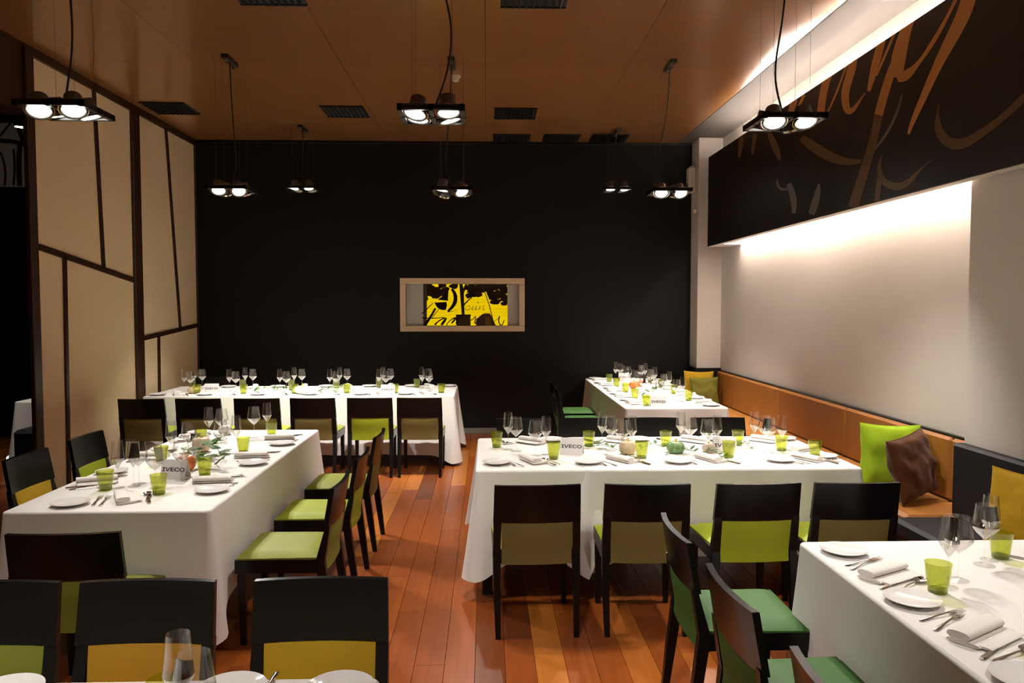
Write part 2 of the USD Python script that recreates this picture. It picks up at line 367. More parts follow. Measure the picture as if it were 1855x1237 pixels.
for (cx, cy, rx, ry, n) in ((1150, 200, 110, 90, 46), (1300, 160, 150, 70, 60), (1440, 230, 110, 130, 60), (1560, 260, 50, 170, 40), (1060, 150, 50, 50, 16), (1420, 360, 70, 40, 16), (1060, 290, 40, 40, 10), (450, 200, 110, 80, 52), (560, 250, 100, 70, 40), (390, 300, 40, 60, 18), (650, 190, 80, 70, 34), (830, 150, 60, 40, 12)):
    for _ in range(n):
        a = rl.uniform(0, 6.28); rr = math.sqrt(rl.random()); X, Y = cx + rx * rr * math.cos(a), cy + ry * rr * math.sin(a)
        if 620 < X < 1000 and Y > X * -.9 + 860 and X < 800: continue
        qx, qz = fnT(X, Y); s = rl.uniform(.016, .034); m = trimesh.creation.icosphere(1, 1.); m.vertices *= [s * 1.3, s * .5, s]
        m.vertices += [qx, YT - .06 + rl.uniform(-.05, .05), qz]; clumps.append(move(m))
part('foliage', cat_(clumps), m_leafdk, tr, smooth=True, kind='stuff')
# script on the hatch glass (dark vinyl)
sg = thing('window_script', 'dark handwritten script lettering on the hatch glass', 'lettering')
YG = D + .016
fnG = lambda X, Y: wp(X, Y, YG)
L1 = [[(790, 190, 30), (840, 270, 50), (845, 360, 55), (800, 450, 45), (735, 515, 25)], [(355, 555, 14), (430, 480, 12), (520, 395, 10)], [(400, 720, 40), (480, 600, 34), (555, 470, 26)], [(500, 620, 8), (555, 545, 9), (610, 480, 8)],
      [(735, 520, 14), (800, 512, 6), (880, 500, 4)],
      [(1005, 500, 4), (1050, 440, 6), (1010, 450, 5), (1000, 495, 6), (1040, 500, 4), (1085, 470, 3)], [(1110, 440, 8), (1095, 495, 7), (1130, 490, 3)], [(1160, 440, 8), (1150, 495, 7), (1185, 480, 4), (1205, 440, 7), (1200, 495, 6)], [(1275, 440, 5), (1245, 460, 6), (1265, 485, 7), (1235, 500, 5)], [(1178, 375, 12), (1178, 400, 10)],
      [(360, 610, 14), (520, 615, 12), (700, 605, 9)], [(690, 615, 20), (600, 660, 16), (545, 715, 26)], [(640, 715, 30), (690, 650, 34), (715, 610, 16)], [(720, 720, 14), (770, 650, 12), (840, 610, 20), (790, 690, 22)], [(860, 700, 18), (890, 620, 14), (930, 590, 10)], [(870, 570, 22), (865, 640, 20), (880, 720, 22)],
      [(1060, 640, 6), (1110, 620, 12), (1140, 590, 10), (1130, 680, 16), (1180, 640, 8)], [(1495, 590, 18), (1480, 650, 16), (1500, 710, 14), (1560, 640, 10)], [(1395, 700, 6), (1440, 640, 6), (1480, 620, 6)]]
for pg in ([(590, 345), (660, 290), (745, 185), (738, 362)], [(540, 388), (715, 378), (722, 430), (705, 495), (640, 495), (580, 458)]): part('letter_stroke', extr(mapped(Polygon(pg), fnG), .002, 'xz', YG), m_bark, sg)
for s in L1: part('letter_stroke', extr(mapped(stroke2(s, 22), fnG), .002, 'xz', YG), m_bark, sg)
pl = thing('patio_planter', 'brown square planter at the foot of the tree behind the hatch', 'planter')
a = wp(865, 575, 11.1); b = wp(1065, 575, 11.1); c = wp(865, 800, 11.1)
part('planter_box', span(a[0], b[0], 10.95, 11.33, c[1], a[1], .01), m_planter, pl)
part('planter_rim', span(a[0] - .008, b[0] + .008, 10.94, 11.34, a[1], a[1] + .012, .004), m_bark, pl)
ch = thing('patio_armchair', 'mauve armchair with orange seat behind the hatch, right of the tree', 'armchair')
P = [wp(X, Y, 11.0) for X, Y in ((1145, 780), (1150, 630), (1235, 560), (1275, 545), (1350, 548), (1380, 600), (1445, 740), (1445, 780))]
part('chair_shell', extr(Polygon(P), .22, 'xz', 10.98), m_mauve, ch)
P = [wp(X, Y, 10.97) for X, Y in ((1280, 700), (1285, 600), (1330, 590), (1365, 640), (1370, 720), (1300, 780))]
part('seat_cushion', extr(Polygon(P), .05, 'xz', 10.93), m_cu_yel, ch)
gs = thing('leaning_pole', 'thin brown pole leaning before the yellow wall behind the hatch', 'pole')
part('pole', tube([(*(lambda q: (q[0], 11.05, q[1]))(wp(*c, 11.05)),) for c in ((1235, 150), (1300, 300), (1345, 440), (1420, 740))], .006), m_planter, gs)
gs2 = struct('patio_shell')   # what encloses the view through the hatch
part('patio_side', span(-1.4, -1.34, D + .14, YB, .8, 2.9), m_dark_room, gs2); part('patio_side', span(.95, 1.0, D + .14, YB, .8, 2.9), m_dark_room, gs2)
part('patio_top', span(-1.4, 1.0, D + .14, YB, 2.6, 2.66), m_dark_room, gs2); part('patio_back', span(-1.5, 1.1, YB + .04, YB + .1, .8, 2.9), m_dark_room, gs2); part('patio_floor', span(-1.4, 1.0, D + .14, YB, .8, .86), m_dark_room, gs2)

pll = UsdLux.SphereLight.Define(stage, gs2 + '/patio_fill'); pll.CreateRadiusAttr(.05); pll.CreateNormalizeAttr(True); pll.CreateIntensityAttr(.55); pll.AddTranslateOp().Set(Gf.Vec3d(.1, 10.55, 2.4))  # unseen fill light added for the armchair and planter
# ------------------------------------------------------------------ black script panel with its cove lamps
sp = thing('script_panel', 'long black wall panel with copper handwritten script, lit behind by cove lamps', 'wall panel')
YE = 9.53; ZB, ZTP = 2.440, 3.545
part('front_board', span(XS, XS + .07, -1., YE, ZB + .004, ZTP, .002), m_panel, sp)
part('lower_edge', span(XS + .002, XS + .07, -1., YE - .002, ZB, ZB + .004), m_white, sp)
part('end_cap', span(XS + .07, XW - .004, YE - .03, YE, ZB, ZTP), m_panel, sp)
part('end_soffit', span(XS + .07, XW - .004, 9.10, YE - .03, ZB, ZB + .02), m_white, sp)
part('inner_board', span(XS + .07, XS + .075, -1., YE - .03, ZB + .01, ZTP - .002), m_white, sp)
def onp(px, py): q = at(px, py, x=XS); return (q[1], q[2])
SC = {'c': [
    [(1757, -12, 26), (1741, 36, 24), (1718, 81, 20), (1694, 129, 15), (1674, 174, 12), (1658, 210, 9), (1646, 243, 4)],
    [(1735, -8, 6), (1708, 46, 6), (1682, 89, 7), (1658, 121, 9), (1640, 137, 17), (1626, 143, 12)],
    [(1647, 36, 19), (1635, 77, 22), (1627, 113, 25), (1624, 140, 18)],
    [(1619, 118, 13), (1601, 174, 15), (1592, 208, 15)],
    [(1599, 68, 13), (1585, 121, 13), (1574, 165, 6)], [(1622, 58, 4), (1605, 97, 4), (1588, 137, 3)],
    [(1545, 106, 16), (1535, 152, 14), (1532, 186, 13), (1538, 202, 11), (1551, 192, 6), (1568, 170, 3)],
    [(1536, 112, 3), (1520, 156, 3), (1504, 194, 3), (1498, 206, 3)],
    [(1500, 136, 14), (1491, 174, 13), (1487, 208, 13)], [(1439, 180, 11), (1432, 208, 10)], [(1457, 172, 5), (1445, 198, 4)]],
 'b': [
    [(1592, 208, 15), (1578, 270, 15), (1558, 335, 17), (1546, 376, 18)],
    [(1701, 189, 2), (1699, 218, 9), (1707, 246, 18), (1729, 261, 19), (1768, 248, 15), (1816, 213, 12), (1858, 174, 14)],
    [(1599, 280, 2), (1594, 308, 8), (1604, 330, 12), (1626, 338, 13), (1652, 324, 8), (1690, 291, 2)], [(1594, 322, 10), (1589, 364, 9)],
    [(1452, 250, 12), (1485, 273, 18), (1525, 291, 15), (1560, 291, 7)],
    [(1344, 247, 9), (1339, 285, 5)], [(1368, 243, 8), (1363, 280, 4)], [(1393, 240, 6), (1405, 268, 12), (1413, 290, 4)]],
 'g': [
    [(1634, 171, 3), (1619, 218, 4), (1597, 255, 4), (1568, 287, 3)],
    [(1408, 326, 3), (1415, 342, 4), (1426, 342, 4)], [(1429, 333, 9), (1437, 357, 11), (1438, 386, 6)],
    [(1484, 333, 3), (1479, 360, 12), (1470, 388, 11)]]}
clip, done = sbox(-1., ZB + .006, YE, ZTP - .002), Polygon()
for k, m in (('c', m_copper), ('b', m_bronze), ('g', m_grey_scr)):
    u = unary_union([mapped(stroke2(st_), onp) for st_ in SC[k]]).intersection(clip).difference(done); done = done.union(u.buffer(.0005))
    for g in getattr(u, 'geoms', [u]):
        if g.area > 2e-4: part('script_stroke', extr(g, .003, 'yz', XS - .002), m, sp)
for k, (y0, y1) in enumerate([(-.4, 1.2), (1.0, 2.6), (2.4, 4.0), (3.8, 5.3), (5.1, 6.6), (6.4, 7.8), (7.6, 9.0)]):   # upper row
    xa, xb = (2.88, 2.94) if k % 2 else (2.94, 2.88)
    if y1 < 4.46: xa, xb = 2.834, 2.838
    part('cove_tube', tube([(xa, y0, 3.465), ((xa + xb) / 2, (y0 + y1) / 2, 3.465), (xb, y1, 3.465)], .011), m_tube_up, sp)
for k, (y0, y1) in enumerate([(4.5, 5.9), (5.7, 7.1), (6.9, 8.15), (8.0, 9.08)]):                          # lower row
    xa, xb = (2.99, 2.93) if k % 2 else (2.94, 2.99)
    part('cove_tube', tube([(xa, y0, 2.565), ((xa + xb) / 2, (y0 + y1) / 2, 2.565), (xb, y1, 2.565)], .011), m_tube_dn, sp)

# ------------------------------------------------------------------ wall and ceiling fittings
ev = thing('wall_alarm', 'ivory rounded alarm box high on the pillar', 'alarm')
part('housing', span(2.62, 2.725, 9.95, 10.12, 3.18, 3.52, .03), m_ivory, ev); part('grille', span(2.612, 2.622, 9.99, 10.08, 3.22, 3.3, .003), m_louv, ev)
sw = thing('wall_sensor', 'small ivory round sensor on the pillar below the alarm box', 'sensor')
part('sensor_body', move(lathe([(0, 0), (.035, 0), (.035, .02), (.025, .035), (0, .038)], 16), (2.725, 10.0, 2.95), ry=-math.pi / 2), m_ivory, sw, smooth=40)
sm = at(825, 141, z=ZC - .02)
sd = thing('smoke_detector', 'small ivory smoke detector on the brown ceiling', 'smoke detector', (sm[0], sm[1], ZC))
part('detector_base', lathe([(0, 0), (.05, 0), (.05, -.015), (.043, -.02), (0, -.02)][::-1], 20), m_ivory, sd, smooth=40)
part('detector_head', lathe([(0, -.02), (.034, -.02), (.034, -.045), (.02, -.055), (0, -.055)][::-1], 20), m_ivory, sd, smooth=40)
VL = [((255, 183), (358, 207), 'beside the left partition'), ((582, 190), (665, 212), 'with visible louvres, left of the ceiling middle'), ((897, 194), (968, 215), 'right of the ceiling middle'),
      ((893, 243), (958, 257), 'leftmost of three along the back wall'), ((982, 243), (1048, 257), 'middle of three along the back wall'), ((1067, 243), (1137, 257), 'rightmost of three along the back wall'),
      ((425, -30), (540, 8), 'at the top edge of the photo, left'), ((908, -30), (1025, 13), 'at the top edge of the photo, right')]
for (a, b, w) in VL:
    p0, p1 = at(*a, z=ZC), at(*b, z=ZC); xc = (p0[0] + p1[0]) / 2; sz = .47
    yc = (p0[1] + p1[1]) / 2; y0, y1 = yc - .24, min(yc + .24, D - .01); 
    if y1 > D - .02: y0 = min(p0[1], p1[1]) - .02; y1 = D - .03
    if b[1] < 20: y0, y1 = min(p0[1], p1[1]), min(p0[1], p1[1]) + .48; y0, y1 = p1[1] - .48, p1[1]
    v = thing('ceiling_vent', 'square black air vent in the brown ceiling, ' + w, 'air vent', (0, 0, 0), 0, 'square black ceiling vents')
    part('vent_plate', span(xc - sz / 2, xc + sz / 2, y0, y1, ZC - .006, ZC + .0005), m_vent, v)
    for t in np.linspace(y0, y1, 2): part('vent_frame', span(xc - sz / 2, xc + sz / 2, t - .008 + (.008 if t == y0 else -.008), t + .008 + (.008 if t == y0 else -.008), ZC - .014, ZC - .006), m_vent, v)
    for t in np.linspace(xc - sz / 2 + .04, xc + sz / 2 - .04, 9): part('louvre', move(bx((0, 0, 0), (.003, y1 - y0 - .03, .022)), (t, (y0 + y1) / 2, ZC - .014), ry=.6), m_louv if 'louvres' in w else m_vent, v)

# ------------------------------------------------------------------ pendant lamps
def pendant(c, label, aims, cable, z, canopy=True, power=1., lit=(1, 1, 1, 1)):
    cx, cy = c
    t = thing('pendant_lamp', label, 'pendant lamp', group='four-spot pendant lamps')
    S, hh = .345, .03
    fr_ = [span(cx - S / 2, cx + S / 2, cy + s * (S / 2 - .012) - .012, cy + s * (S / 2 - .012) + .012, z - hh / 2, z + hh / 2) for s in (-1, 1)]
    fr_ += [span(cx + s * (S / 2 - .012) - .012, cx + s * (S / 2 - .012) + .012, cy - S / 2, cy + S / 2, z - hh / 2, z + hh / 2) for s in (-1, 1)]
    fr_ += [span(cx - .012, cx + .012, cy - S / 2, cy + S / 2, z - hh / 2, z + hh / 2), span(cx - S / 2, cx + S / 2, cy - .012, cy + .012, z - hh / 2, z + hh / 2)]
    pl_ = sbox(cx - S / 2, cy - S / 2, cx + S / 2, cy + S / 2)
    from shapely.geometry import Point
    for sx in (-1, 1):
        for sy in (-1, 1): pl_ = pl_.difference(Point(cx + sx * S / 4, cy + sy * S / 4).buffer(.073))
    plate = trimesh.creation.extrude_polygon(pl_, .006, engine='earcut'); plate.apply_translation((0, 0, z - .003))
    part('frame', cat_(fr_ + [plate]), m_metal_blk, t)
    k = 0
    for sy in (-1, 1):
        for sx in (-1, 1):
            o = np.array([cx + sx * S / 4, cy + sy * S / 4, z + .012]); a = np.array(aims[k], float) - o; a /= np.linalg.norm(a); o[2] -= .055 * math.sqrt(1 - a[2] ** 2)
            zz = -a; xx = np.cross([0, 1, 0], zz); xx /= np.linalg.norm(xx); yy = np.cross(zz, xx)
            T = np.eye(4); T[:3, :3] = np.c_[xx, yy, zz]; T[:3, 3] = o
            def tf(m): m = m.copy(); m.apply_transform(T); return m
            h = part('lamp_head', tf(lathe([(0, .085), (.040, .085), (.043, .08), (.043, .035), (.055, .018), (.062, -.004), (.064, -.013), (.058, -.013), (.0505, -.006), (.0, -.002)][::-1], 24)), m_metal_gry, t, smooth=35)
            part('lens', tf(lathe([(0, -.0125), (.030, -.012), (.0515, -.0095), (.0515, -.0075), (0, -.0075)][::-1], 24)), m_lens if lit[k] else m_china, h, smooth=40)
            part('gimbal_ring', tf(lathe([(.067, .006), (.071, .006), (.071, -.006), (.067, -.006), (.067, .006)], 24)), m_chrome, t)
            if lit[k]:
                L = UsdLux.SphereLight.Define(stage, '%s/beam_%d' % (t, k)); L.CreateRadiusAttr(.03); L.CreateIntensityAttr(1.); 
                L.CreateNormalizeAttr(True); L.CreateIntensityAttr(SPOT_W * power); L.CreateColorAttr(Gf.Vec3f(*SPOT_COLOR))
                sh = UsdLux.ShapingAPI.Apply(L.GetPrim()); sh.CreateShapingConeAngleAttr(34.); sh.CreateShapingConeSoftnessAttr(.9)
                P = o + a * .045
                L.AddTransformOp().Set(Gf.Matrix4d(*xx, 0, *yy, 0, *zz, 0, *P, 1))
            k += 1
    for sx, sy in ((-1, -1), (1, -1), (1, 1), (-1, 1)):
        part('wire', tube([(cx + sx * .10, cy + sy * .10, z + .01), (cx + sx * .10, cy + sy * .10, ZC)], .0008, 4), m_metal_gry, t)
    part('hub', lathe([(0, .03), (.016, .03), (.018, 0), (0, 0)][::-1], 12).apply_translation((cx, cy, z + .012)), m_chrome, t, smooth=40)
    pts = [(cx + dx, cy, zz_) for dx, zz_ in cable]
    part('cable', tube(smoothline(pts, 26), .0055, 7), m_metal_blk, t, smooth=True)
    rose = part('ceiling_rose', span(cx - .03, cx + .03, cy - .14, cy + .14, ZC - .035, ZC, .004), m_metal_blk, t)
    for s in (-.09, .09): part('rose_cap', lathe([(0, -.035), (.014, -.035), (.014, -.055), (0, -.058)][::-1], 12).apply_translation((cx, cy + s, ZC)), m_chrome, rose, smooth=40)
Z2 = 2.73
cabA = [(0, ZC - .03), (.03, 3.6), (.05, 3.35), (.05, 3.05), (.01, 2.82), (0, 2.745)]
pendant((-2.19, 4.12), 'four-spot black pendant lamp at the far left, before the beige partition', [(-1.75, 2.95, .75), (-1.55, 3.1, .75), (-2.0, 4.6, .75), (-1.5, 4.5, .75)], [(.0, ZC - .03), (.02, 3.5), (.045, 3.2), (.03, 2.95), (.005, 2.8), (0, 2.745)], Z2, power=0.45)
pendant((-.285, 4.15), 'nearest middle four-spot black pendant lamp with a long curved cable', [(-.9, 3.2, .3), (.0, 3.4, .2), (-.7, 3.9, 0.), (.35, 4.25, .7)], [(0, ZC - .03), (.02, 3.5), (.09, 3.25), (.085, 3.0), (.03, 2.82), (0, 2.745)], Z2, power=0.6)
pendant((1.645, 4.25), 'four-spot black pendant lamp at right, before the copper script panel', [(1.35, 3.05, .75), (1.75, 3.15, .75), (1.3, 5.0, .75), (2.5, 5.0, .75)], [(0, ZC - .03), (0, 3.5), (-.03, 3.2), (-.05, 2.95), (-.02, 2.82), (0, 2.745)], Z2, power=1.25)
pendant((-2.235, 6.87), 'left pendant lamp of the middle row, against the black wall', [(-2.0, 5.6, .75), (-1.5, 5.3, .75), (-2.55, 8.3, .5), (-1.9, 8.3, .5)], [(0, ZC - .03), (.01, 3.5), (.03, 3.15), (.03, 2.9), (.01, 2.8), (0, 2.745)], Z2, power=2.3)
pendant((-.305, 6.88), 'middle pendant lamp of the middle row, above the hatch', [(-.9, 6.6, .0), (.5, 5.6, .75), (-1.2, 8.3, .5), (-.4, 8.2, .3)], [(0, ZC - .03), (-.02, 3.5), (-.05, 3.1), (-.05, 2.9), (-.01, 2.79), (0, 2.745)], Z2, power=2.2)
pendant((1.63, 6.88), 'right pendant lamp of the middle row, near the pillar', [(1.3, 5.4, .75), (1.9, 5.3, .75), (1.6, 7.7, .75), (2.0, 7.9, .75)], [(0, ZC - .03), (-.02, 3.5), (-.08, 3.15), (-.12, 2.9), (-.06, 2.78), (0, 2.745)], Z2, power=1.9)
pendant((-2.22, 9.45), 'small far left pendant lamp, second from the partition', [(-2.6, 8.8, .75), (-1.8, 8.8, .75), (-2.6, 8.9, .75), (-1.8, 8.9, .75)], [(0, ZC - .03), (0, 3.6), (-.01, 3.4), (0, 3.14)], 3.125, lit=(1, 1, 0, 0), power=2.2)
pendant((1.60, 9.5), 'small far right pendant lamp left of the pillar', [(1.5, 8.9, .75), (1.9, 8.9, .75), (1.5, 9.3, .75), (2.0, 9.3, .75)], [(0, ZC - .03), (-.03, 3.6), (-.05, 3.4), (0, 3.15)], 3.135, lit=(1, 1, 0, 0), power=2.4)
def fill_row_aims(x, y): return [(x - .3, y - .3, .4), (x + .3, y - .2, .4), (x - .3, y + 1.0, .4), (x + .3, y + 1.1, .4)]
# the same rows of pendants go on behind the camera's head, over the two front tables
pendant((-2.19, 1.42), 'pendant lamp over the front left table, above the photo', [(-1.9, 1.5, .75), (-1.4, 1.5, .75), (-2.0, 2.6, .4), (-1.2, 2.4, .4)], cabA, Z2, power=0.45)
pendant((-.285, 1.42), 'pendant lamp over the aisle between the front tables, above the photo', [(-.8, 1.4, .75), (.3, 3.8, .2), (.9, 4.2, .4), (1.6, 4.2, .4)], cabA, Z2, power=0.58)
pendant((1.645, 1.42), 'pendant lamp over the front right table, above the photo', [(1.5, 1.5, .75), (2.0, 1.7, .75), (1.5, 2.5, .75), (1.95, 2.6, .75)], cabA, Z2, power=0.22)

for yy, nm in ((-1.25, 'second'), (-3.9, 'third')):  # both rows are unseen lamps added for frontal fill light
    for xx, w in ((-2.19, 'left'), (-.285, 'middle'), (1.645, 'right')):
        pendant((xx, yy), '%s added fill pendant of the %s row behind the photographer' % (w, nm), fill_row_aims(xx, yy), cabA, Z2, power=1.0)

# ================================================================== TABLES AND CLOTHS
def cloth_mesh(x0, x1, y0, y1, z, drops, seed, flare=.018, corner=.055, cext=.10, fold=.010, rc=.03, er=.012):
    """drops: hem drop of the sides -y, +x, +y, -x (0: no drape there)"""
    r = random.Random(seed); st = .022; P, N, S, Cd = [], [], [], []
    sides = [((x0, y0), (x1, y0), (0, -1)), ((x1, y0), (x1, y1), (1, 0)), ((x1, y1), (x0, y1), (0, 1)), ((x0, y1), (x0, y0), (-1, 0))]
    dr = []
    for k, (a, b, n) in enumerate(sides):
        a, b = np.array(a), np.array(b); L = np.linalg.norm(b - a); t = (b - a) / L
        for q in np.linspace(rc, L - rc, max(4, int((L - 2 * rc) / st))):
            P.append(a + t * q); N.append(n); S.append(sum(np.linalg.norm(np.subtract(s[1], s[0])) for s in sides[:k]) + q); Cd.append(min(q, L - q)); dr.append((drops[k], drops[k]))
        n2 = sides[(k + 1) % 4][2]; c = b - t * rc - np.array(n2) * 0; c = b - t * rc - np.array(n) * rc
        for an in np.linspace(0, math.pi / 2, 7)[1:-1]:
            d = np.array(n) * math.cos(an) + np.array(n2) * math.sin(an)
            P.append(c + d * rc); N.append(d); S.append(S[-1] + rc * .26); Cd.append(0.); w = an / (math.pi / 2); dr.append((drops[k] * (1 - w) + drops[(k + 1) % 4] * w,) * 2)
    P, N, S, Cd, dr = np.array(P), np.array(N, float), np.array(S), np.array(Cd), np.array(dr)[:, 0]
    both = np.ones(len(P))
    Lt = S[-1]; ph = [r.uniform(0, 6.28) for _ in range(4)]; f1, f2, f3 = max(3, round(Lt / .62)), round(Lt / .33), round(Lt / .19)
    wave = np.sin(2 * np.pi * f1 * S / Lt + ph[0]) * .8 + np.sin(2 * np.pi * f2 * S / Lt + ph[1]) * .5 + np.sin(2 * np.pi * f3 * S / Lt + ph[2]) * .22
    g = np.exp(-(Cd / .10) ** 2); dip = np.exp(-((Cd - .22) / .09) ** 2)
    ctr = np.array([(x0 + x1) / 2, (y0 + y1) / 2]); rings = []
    for s in (.0001, .35, .7, .9, .98):
        q = ctr + (P - ctr) * s; zz = z + .0012 * (meshkit.fbm(np.c_[q * 4, np.full(len(q), seed)], 2) - .5); rings.append(np.c_[q, zz])
    inn = P - N * er
    for a in (0, .5, 1.05, math.pi / 2): rings.append(np.c_[inn + N * er * math.sin(a), np.full(len(P), z - er * (1 - math.cos(a)))])
    for t in np.linspace(0, 1, 15)[1:]:
        out = flare * t + np.maximum(0, fold * wave * t ** .8 + fold * .6 * t) + corner * g * t ** 1.15 - .012 * dip * t
        out *= (dr > .05)
        Ld = dr + cext * np.exp(-(Cd / .16) ** 2) * (dr > .05)
        rings.append(np.c_[P + N * out[:, None], z - er - Ld * t + .006 * np.sin(9 * S + seed) * t])
    n = len(P); v = np.vstack(rings); f = []
    for i in range(len(rings) - 1):
        j = np.arange(n); k = (j + 1) % n
        f.append(np.c_[i * n + j, (i + 1) * n + j, (i + 1) * n + k]); f.append(np.c_[i * n + j, (i + 1) * n + k, i * n + k])
    m = trimesh.Trimesh(v, np.vstack(f), process=False); m.merge_vertices(); return m
def table(x0, x1, y0, y1, label, legs=None):
    t = thing('dining_table', label, 'table', ((x0 + x1) / 2, (y0 + y1) / 2, 0)); cx, cy = (x0 + x1) / 2, (y0 + y1) / 2
    hx, hy = (x1 - x0) / 2, (y1 - y0) / 2
    part('tabletop', span(-hx + .016, hx - .016, -hy + .016, hy - .016, ZT - .035, ZT - .006, .003), m_lacq_dull, t)
    part('apron', cat_([span(-hx + .06, hx - .06, s * (hy - .07) - .012, s * (hy - .07) + .012, ZT - .11, ZT - .035) for s in (-1, 1)] + [span(s * (hx - .07) - .012, s * (hx - .07) + .012, -hy + .06, hy - .06, ZT - .11, ZT - .035) for s in (-1, 1)]), m_lacq_dull, t)
    for sx in (-1, 1):
        for sy in (-1, 1): part('leg', span(sx * (hx - .06) - .03, sx * (hx - .06) + .03, sy * (hy - .06) - .03, sy * (hy - .06) + .03, 0, ZT - .035, .003), m_lacq_dull, t)
ZC1 = ZT + .0005
table(-2.27, -1.31, 3.62, 5.98, 'black-legged dining table under the cloth of the left long table')
solo('tablecloth', cloth_mesh(-2.275, -1.305, 3.615, 5.985, ZC1, (.50, .46, .46, .46), 1, cext=.13, corner=.06, flare=.012, fold=.007), m_cloth, 'white linen cloth over the left long table, its near corner hanging to a point', 'tablecloth', smooth=50)
table(-.06, 2.22, 4.45, 5.55, 'black-legged dining table under the two cloths of the middle right table')
solo('tablecloth', cloth_mesh(-.068, .62, 4.443, 5.557, ZC1, (.50, 0, .47, .50), 2, cext=.12, corner=.07), m_cloth, 'white linen cloth on the left end of the middle right table', 'tablecloth', smooth=50)
solo('tablecloth', cloth_mesh(.575, 2.228, 4.430, 5.562, ZC1 + .003, (.50, .40, .47, 0), 3, cext=.08, corner=.05, flare=.014), m_cloth, 'white linen cloth over most of the middle right table, overlapping the cloth at left', 'tablecloth', smooth=50)
table(-3.64, -.36, 8.20, 9.22, 'black-legged dining table under the cloth of the long table by the black wall')
solo('tablecloth', cloth_mesh(-3.645, -.352, 8.195, 9.225, ZC1, (.62, .60, .5, .5), 4, cext=.10, corner=.07), m_cloth, 'white linen cloth over the long table along the black wall', 'tablecloth', smooth=50)
table(1.30, 2.27, 7.12, 10.05, 'black-legged dining table under the cloth of the far right table')
solo('tablecloth', cloth_mesh(1.293, 2.277, 7.113, 10.055, ZC1, (.55, .42, .5, .55), 5, cext=.08, corner=.05), m_cloth, 'white linen cloth over the far right table beside the bench', 'tablecloth', smooth=50)
table(1.28, 2.27, .75, 3.06, 'black-legged dining table under the cloth of the front right table')
solo('tablecloth', cloth_mesh(1.273, 2.277, .745, 3.067, ZC1, (.5, .42, .5, .46), 6, cext=.10, corner=.045, flare=.012, fold=.008), m_cloth, 'white linen cloth over the front right table at the lower right corner', 'tablecloth', smooth=50)
table(-2.25, -.285, .95, 1.965, 'black-legged dining table under the cloth of the front left table')
solo('tablecloth', cloth_mesh(-2.258, -.277, .945, 1.972, ZC1, (.5, .5, .44, .5), 7, corner=.04, cext=.06, flare=.01, fold=.006), m_cloth, 'white linen cloth over the front left table at the lower edge of the photo', 'tablecloth', smooth=50)
table(-4.72, -4.05, 7.80, 8.9, 'dark table under a cloth in the side room behind the partition')
solo('tablecloth', cloth_mesh(-4.73, -4.04, 7.79, 8.91, ZC1, (.55, .5, .5, .62), 8, corner=.06), m_cloth, 'white cloth on the side room table left of the partition', 'tablecloth', smooth=50)

# ================================================================== CHAIRS
def yb(z): return -.205 - (.17 * (z - .43) if z > .43 else .13 * (.43 - z))
def curved(hw0, hw1, z0, z1, th, bow, dy=0., nx=13, nz=7, puff=0.):
    X, Z = np.meshgrid(np.linspace(-1, 1, nx), np.linspace(0, 1, nz)); hw = hw0 + (hw1 - hw0) * Z; z = z0 + (z1 - z0) * Z
    y = np.vectorize(yb)(z) - bow * (1 - (X * hw / .225) ** 2) + dy
    pf = puff * (1 - X ** 6) * (1 - (2 * Z - 1) ** 6)
    a = np.stack([X * hw, y + th / 2 + pf, z], -1); b = np.stack([X * hw, y - th / 2 - pf, z], -1)
    return grid_solid(a, b)
def sweep_rect(pts):
    """pts: (x, y, z, half x, half y)"""
    v, f = [], []
    for x, y, z, hx, hy in pts: v += [[x - hx, y - hy, z], [x + hx, y - hy, z], [x + hx, y + hy, z], [x - hx, y + hy, z]]
    for i in range(len(pts) - 1):
        for j in range(4):
            k = (j + 1) % 4; a = i * 4; f += [[a + j, a + k, a + 4 + k], [a + j, a + 4 + k, a + 4 + j]]
    e = (len(pts) - 1) * 4; f += [[0, 2, 1], [0, 3, 2], [e, e + 1, e + 2], [e, e + 2, e + 3]]
    return trimesh.Trimesh(v, f, process=False)
def build_chair(ms, mp):
    def go(t):
        n = 11; X, Y = np.meshgrid(np.linspace(-1, 1, n), np.linspace(-1, 1, n)); q = (1 - X ** 8) * (1 - Y ** 8)
        xs_ = X * (.212 + .006 * Y); ys_ = .01 + Y * .205
        part('seat', grid_solid(np.stack([xs_, ys_, .447 + .024 * q ** .6], -1), np.stack([xs_, ys_, np.full_like(X, .436)], -1)), ms, t, smooth=40)
        part('seat_frame', cat_([span(-.218, .218, s * .2 + .01 - .011, s * .2 + .01 + .011, .372, .440) for s in (-1, 1)] + [span(s * .209 - .011, s * .209 + .011, -.19, .21, .372, .440) for s in (-1, 1)]), m_lacq, t)
        for s in (-1, 1): part('leg', sweep_rect([(s * .196, .188, 0, .013, .013), (s * .196, .192, .44, .021, .021)]), m_lacq_dull, t)
        for s in (-1, 1): part('rear_leg', sweep_rect([(s * .203, yb(0), 0, .013, .015), (s * .207, yb(.2), .2, .017, .02), (s * .207, yb(.43), .43, .02, .023), (s * .205, yb(.59) - .008, .59, .02, .012), (s * .205, yb(.62) - .008, .62, .02, .010)]), m_lacq_dull, t)
        part('backrest', curved(.226, .221, .602, .80, .024, .022), m_lacq, t, smooth=40)
        part('back_pad', curved(.182, .184, .375, .600, .022, .018, puff=.008), mp, t, smooth=50)
    return go
FAB = {'lime': (m_lime, m_lime), 'limekhaki': (m_lime, m_khaki), 'yellow': (m_yellow, m_yellow), 'ochre': (m_ochre, m_ochre), 'green': (m_green, m_green), 'olive': (m_olive, m_khaki), 'oliveol': (m_olive, m_olive)}
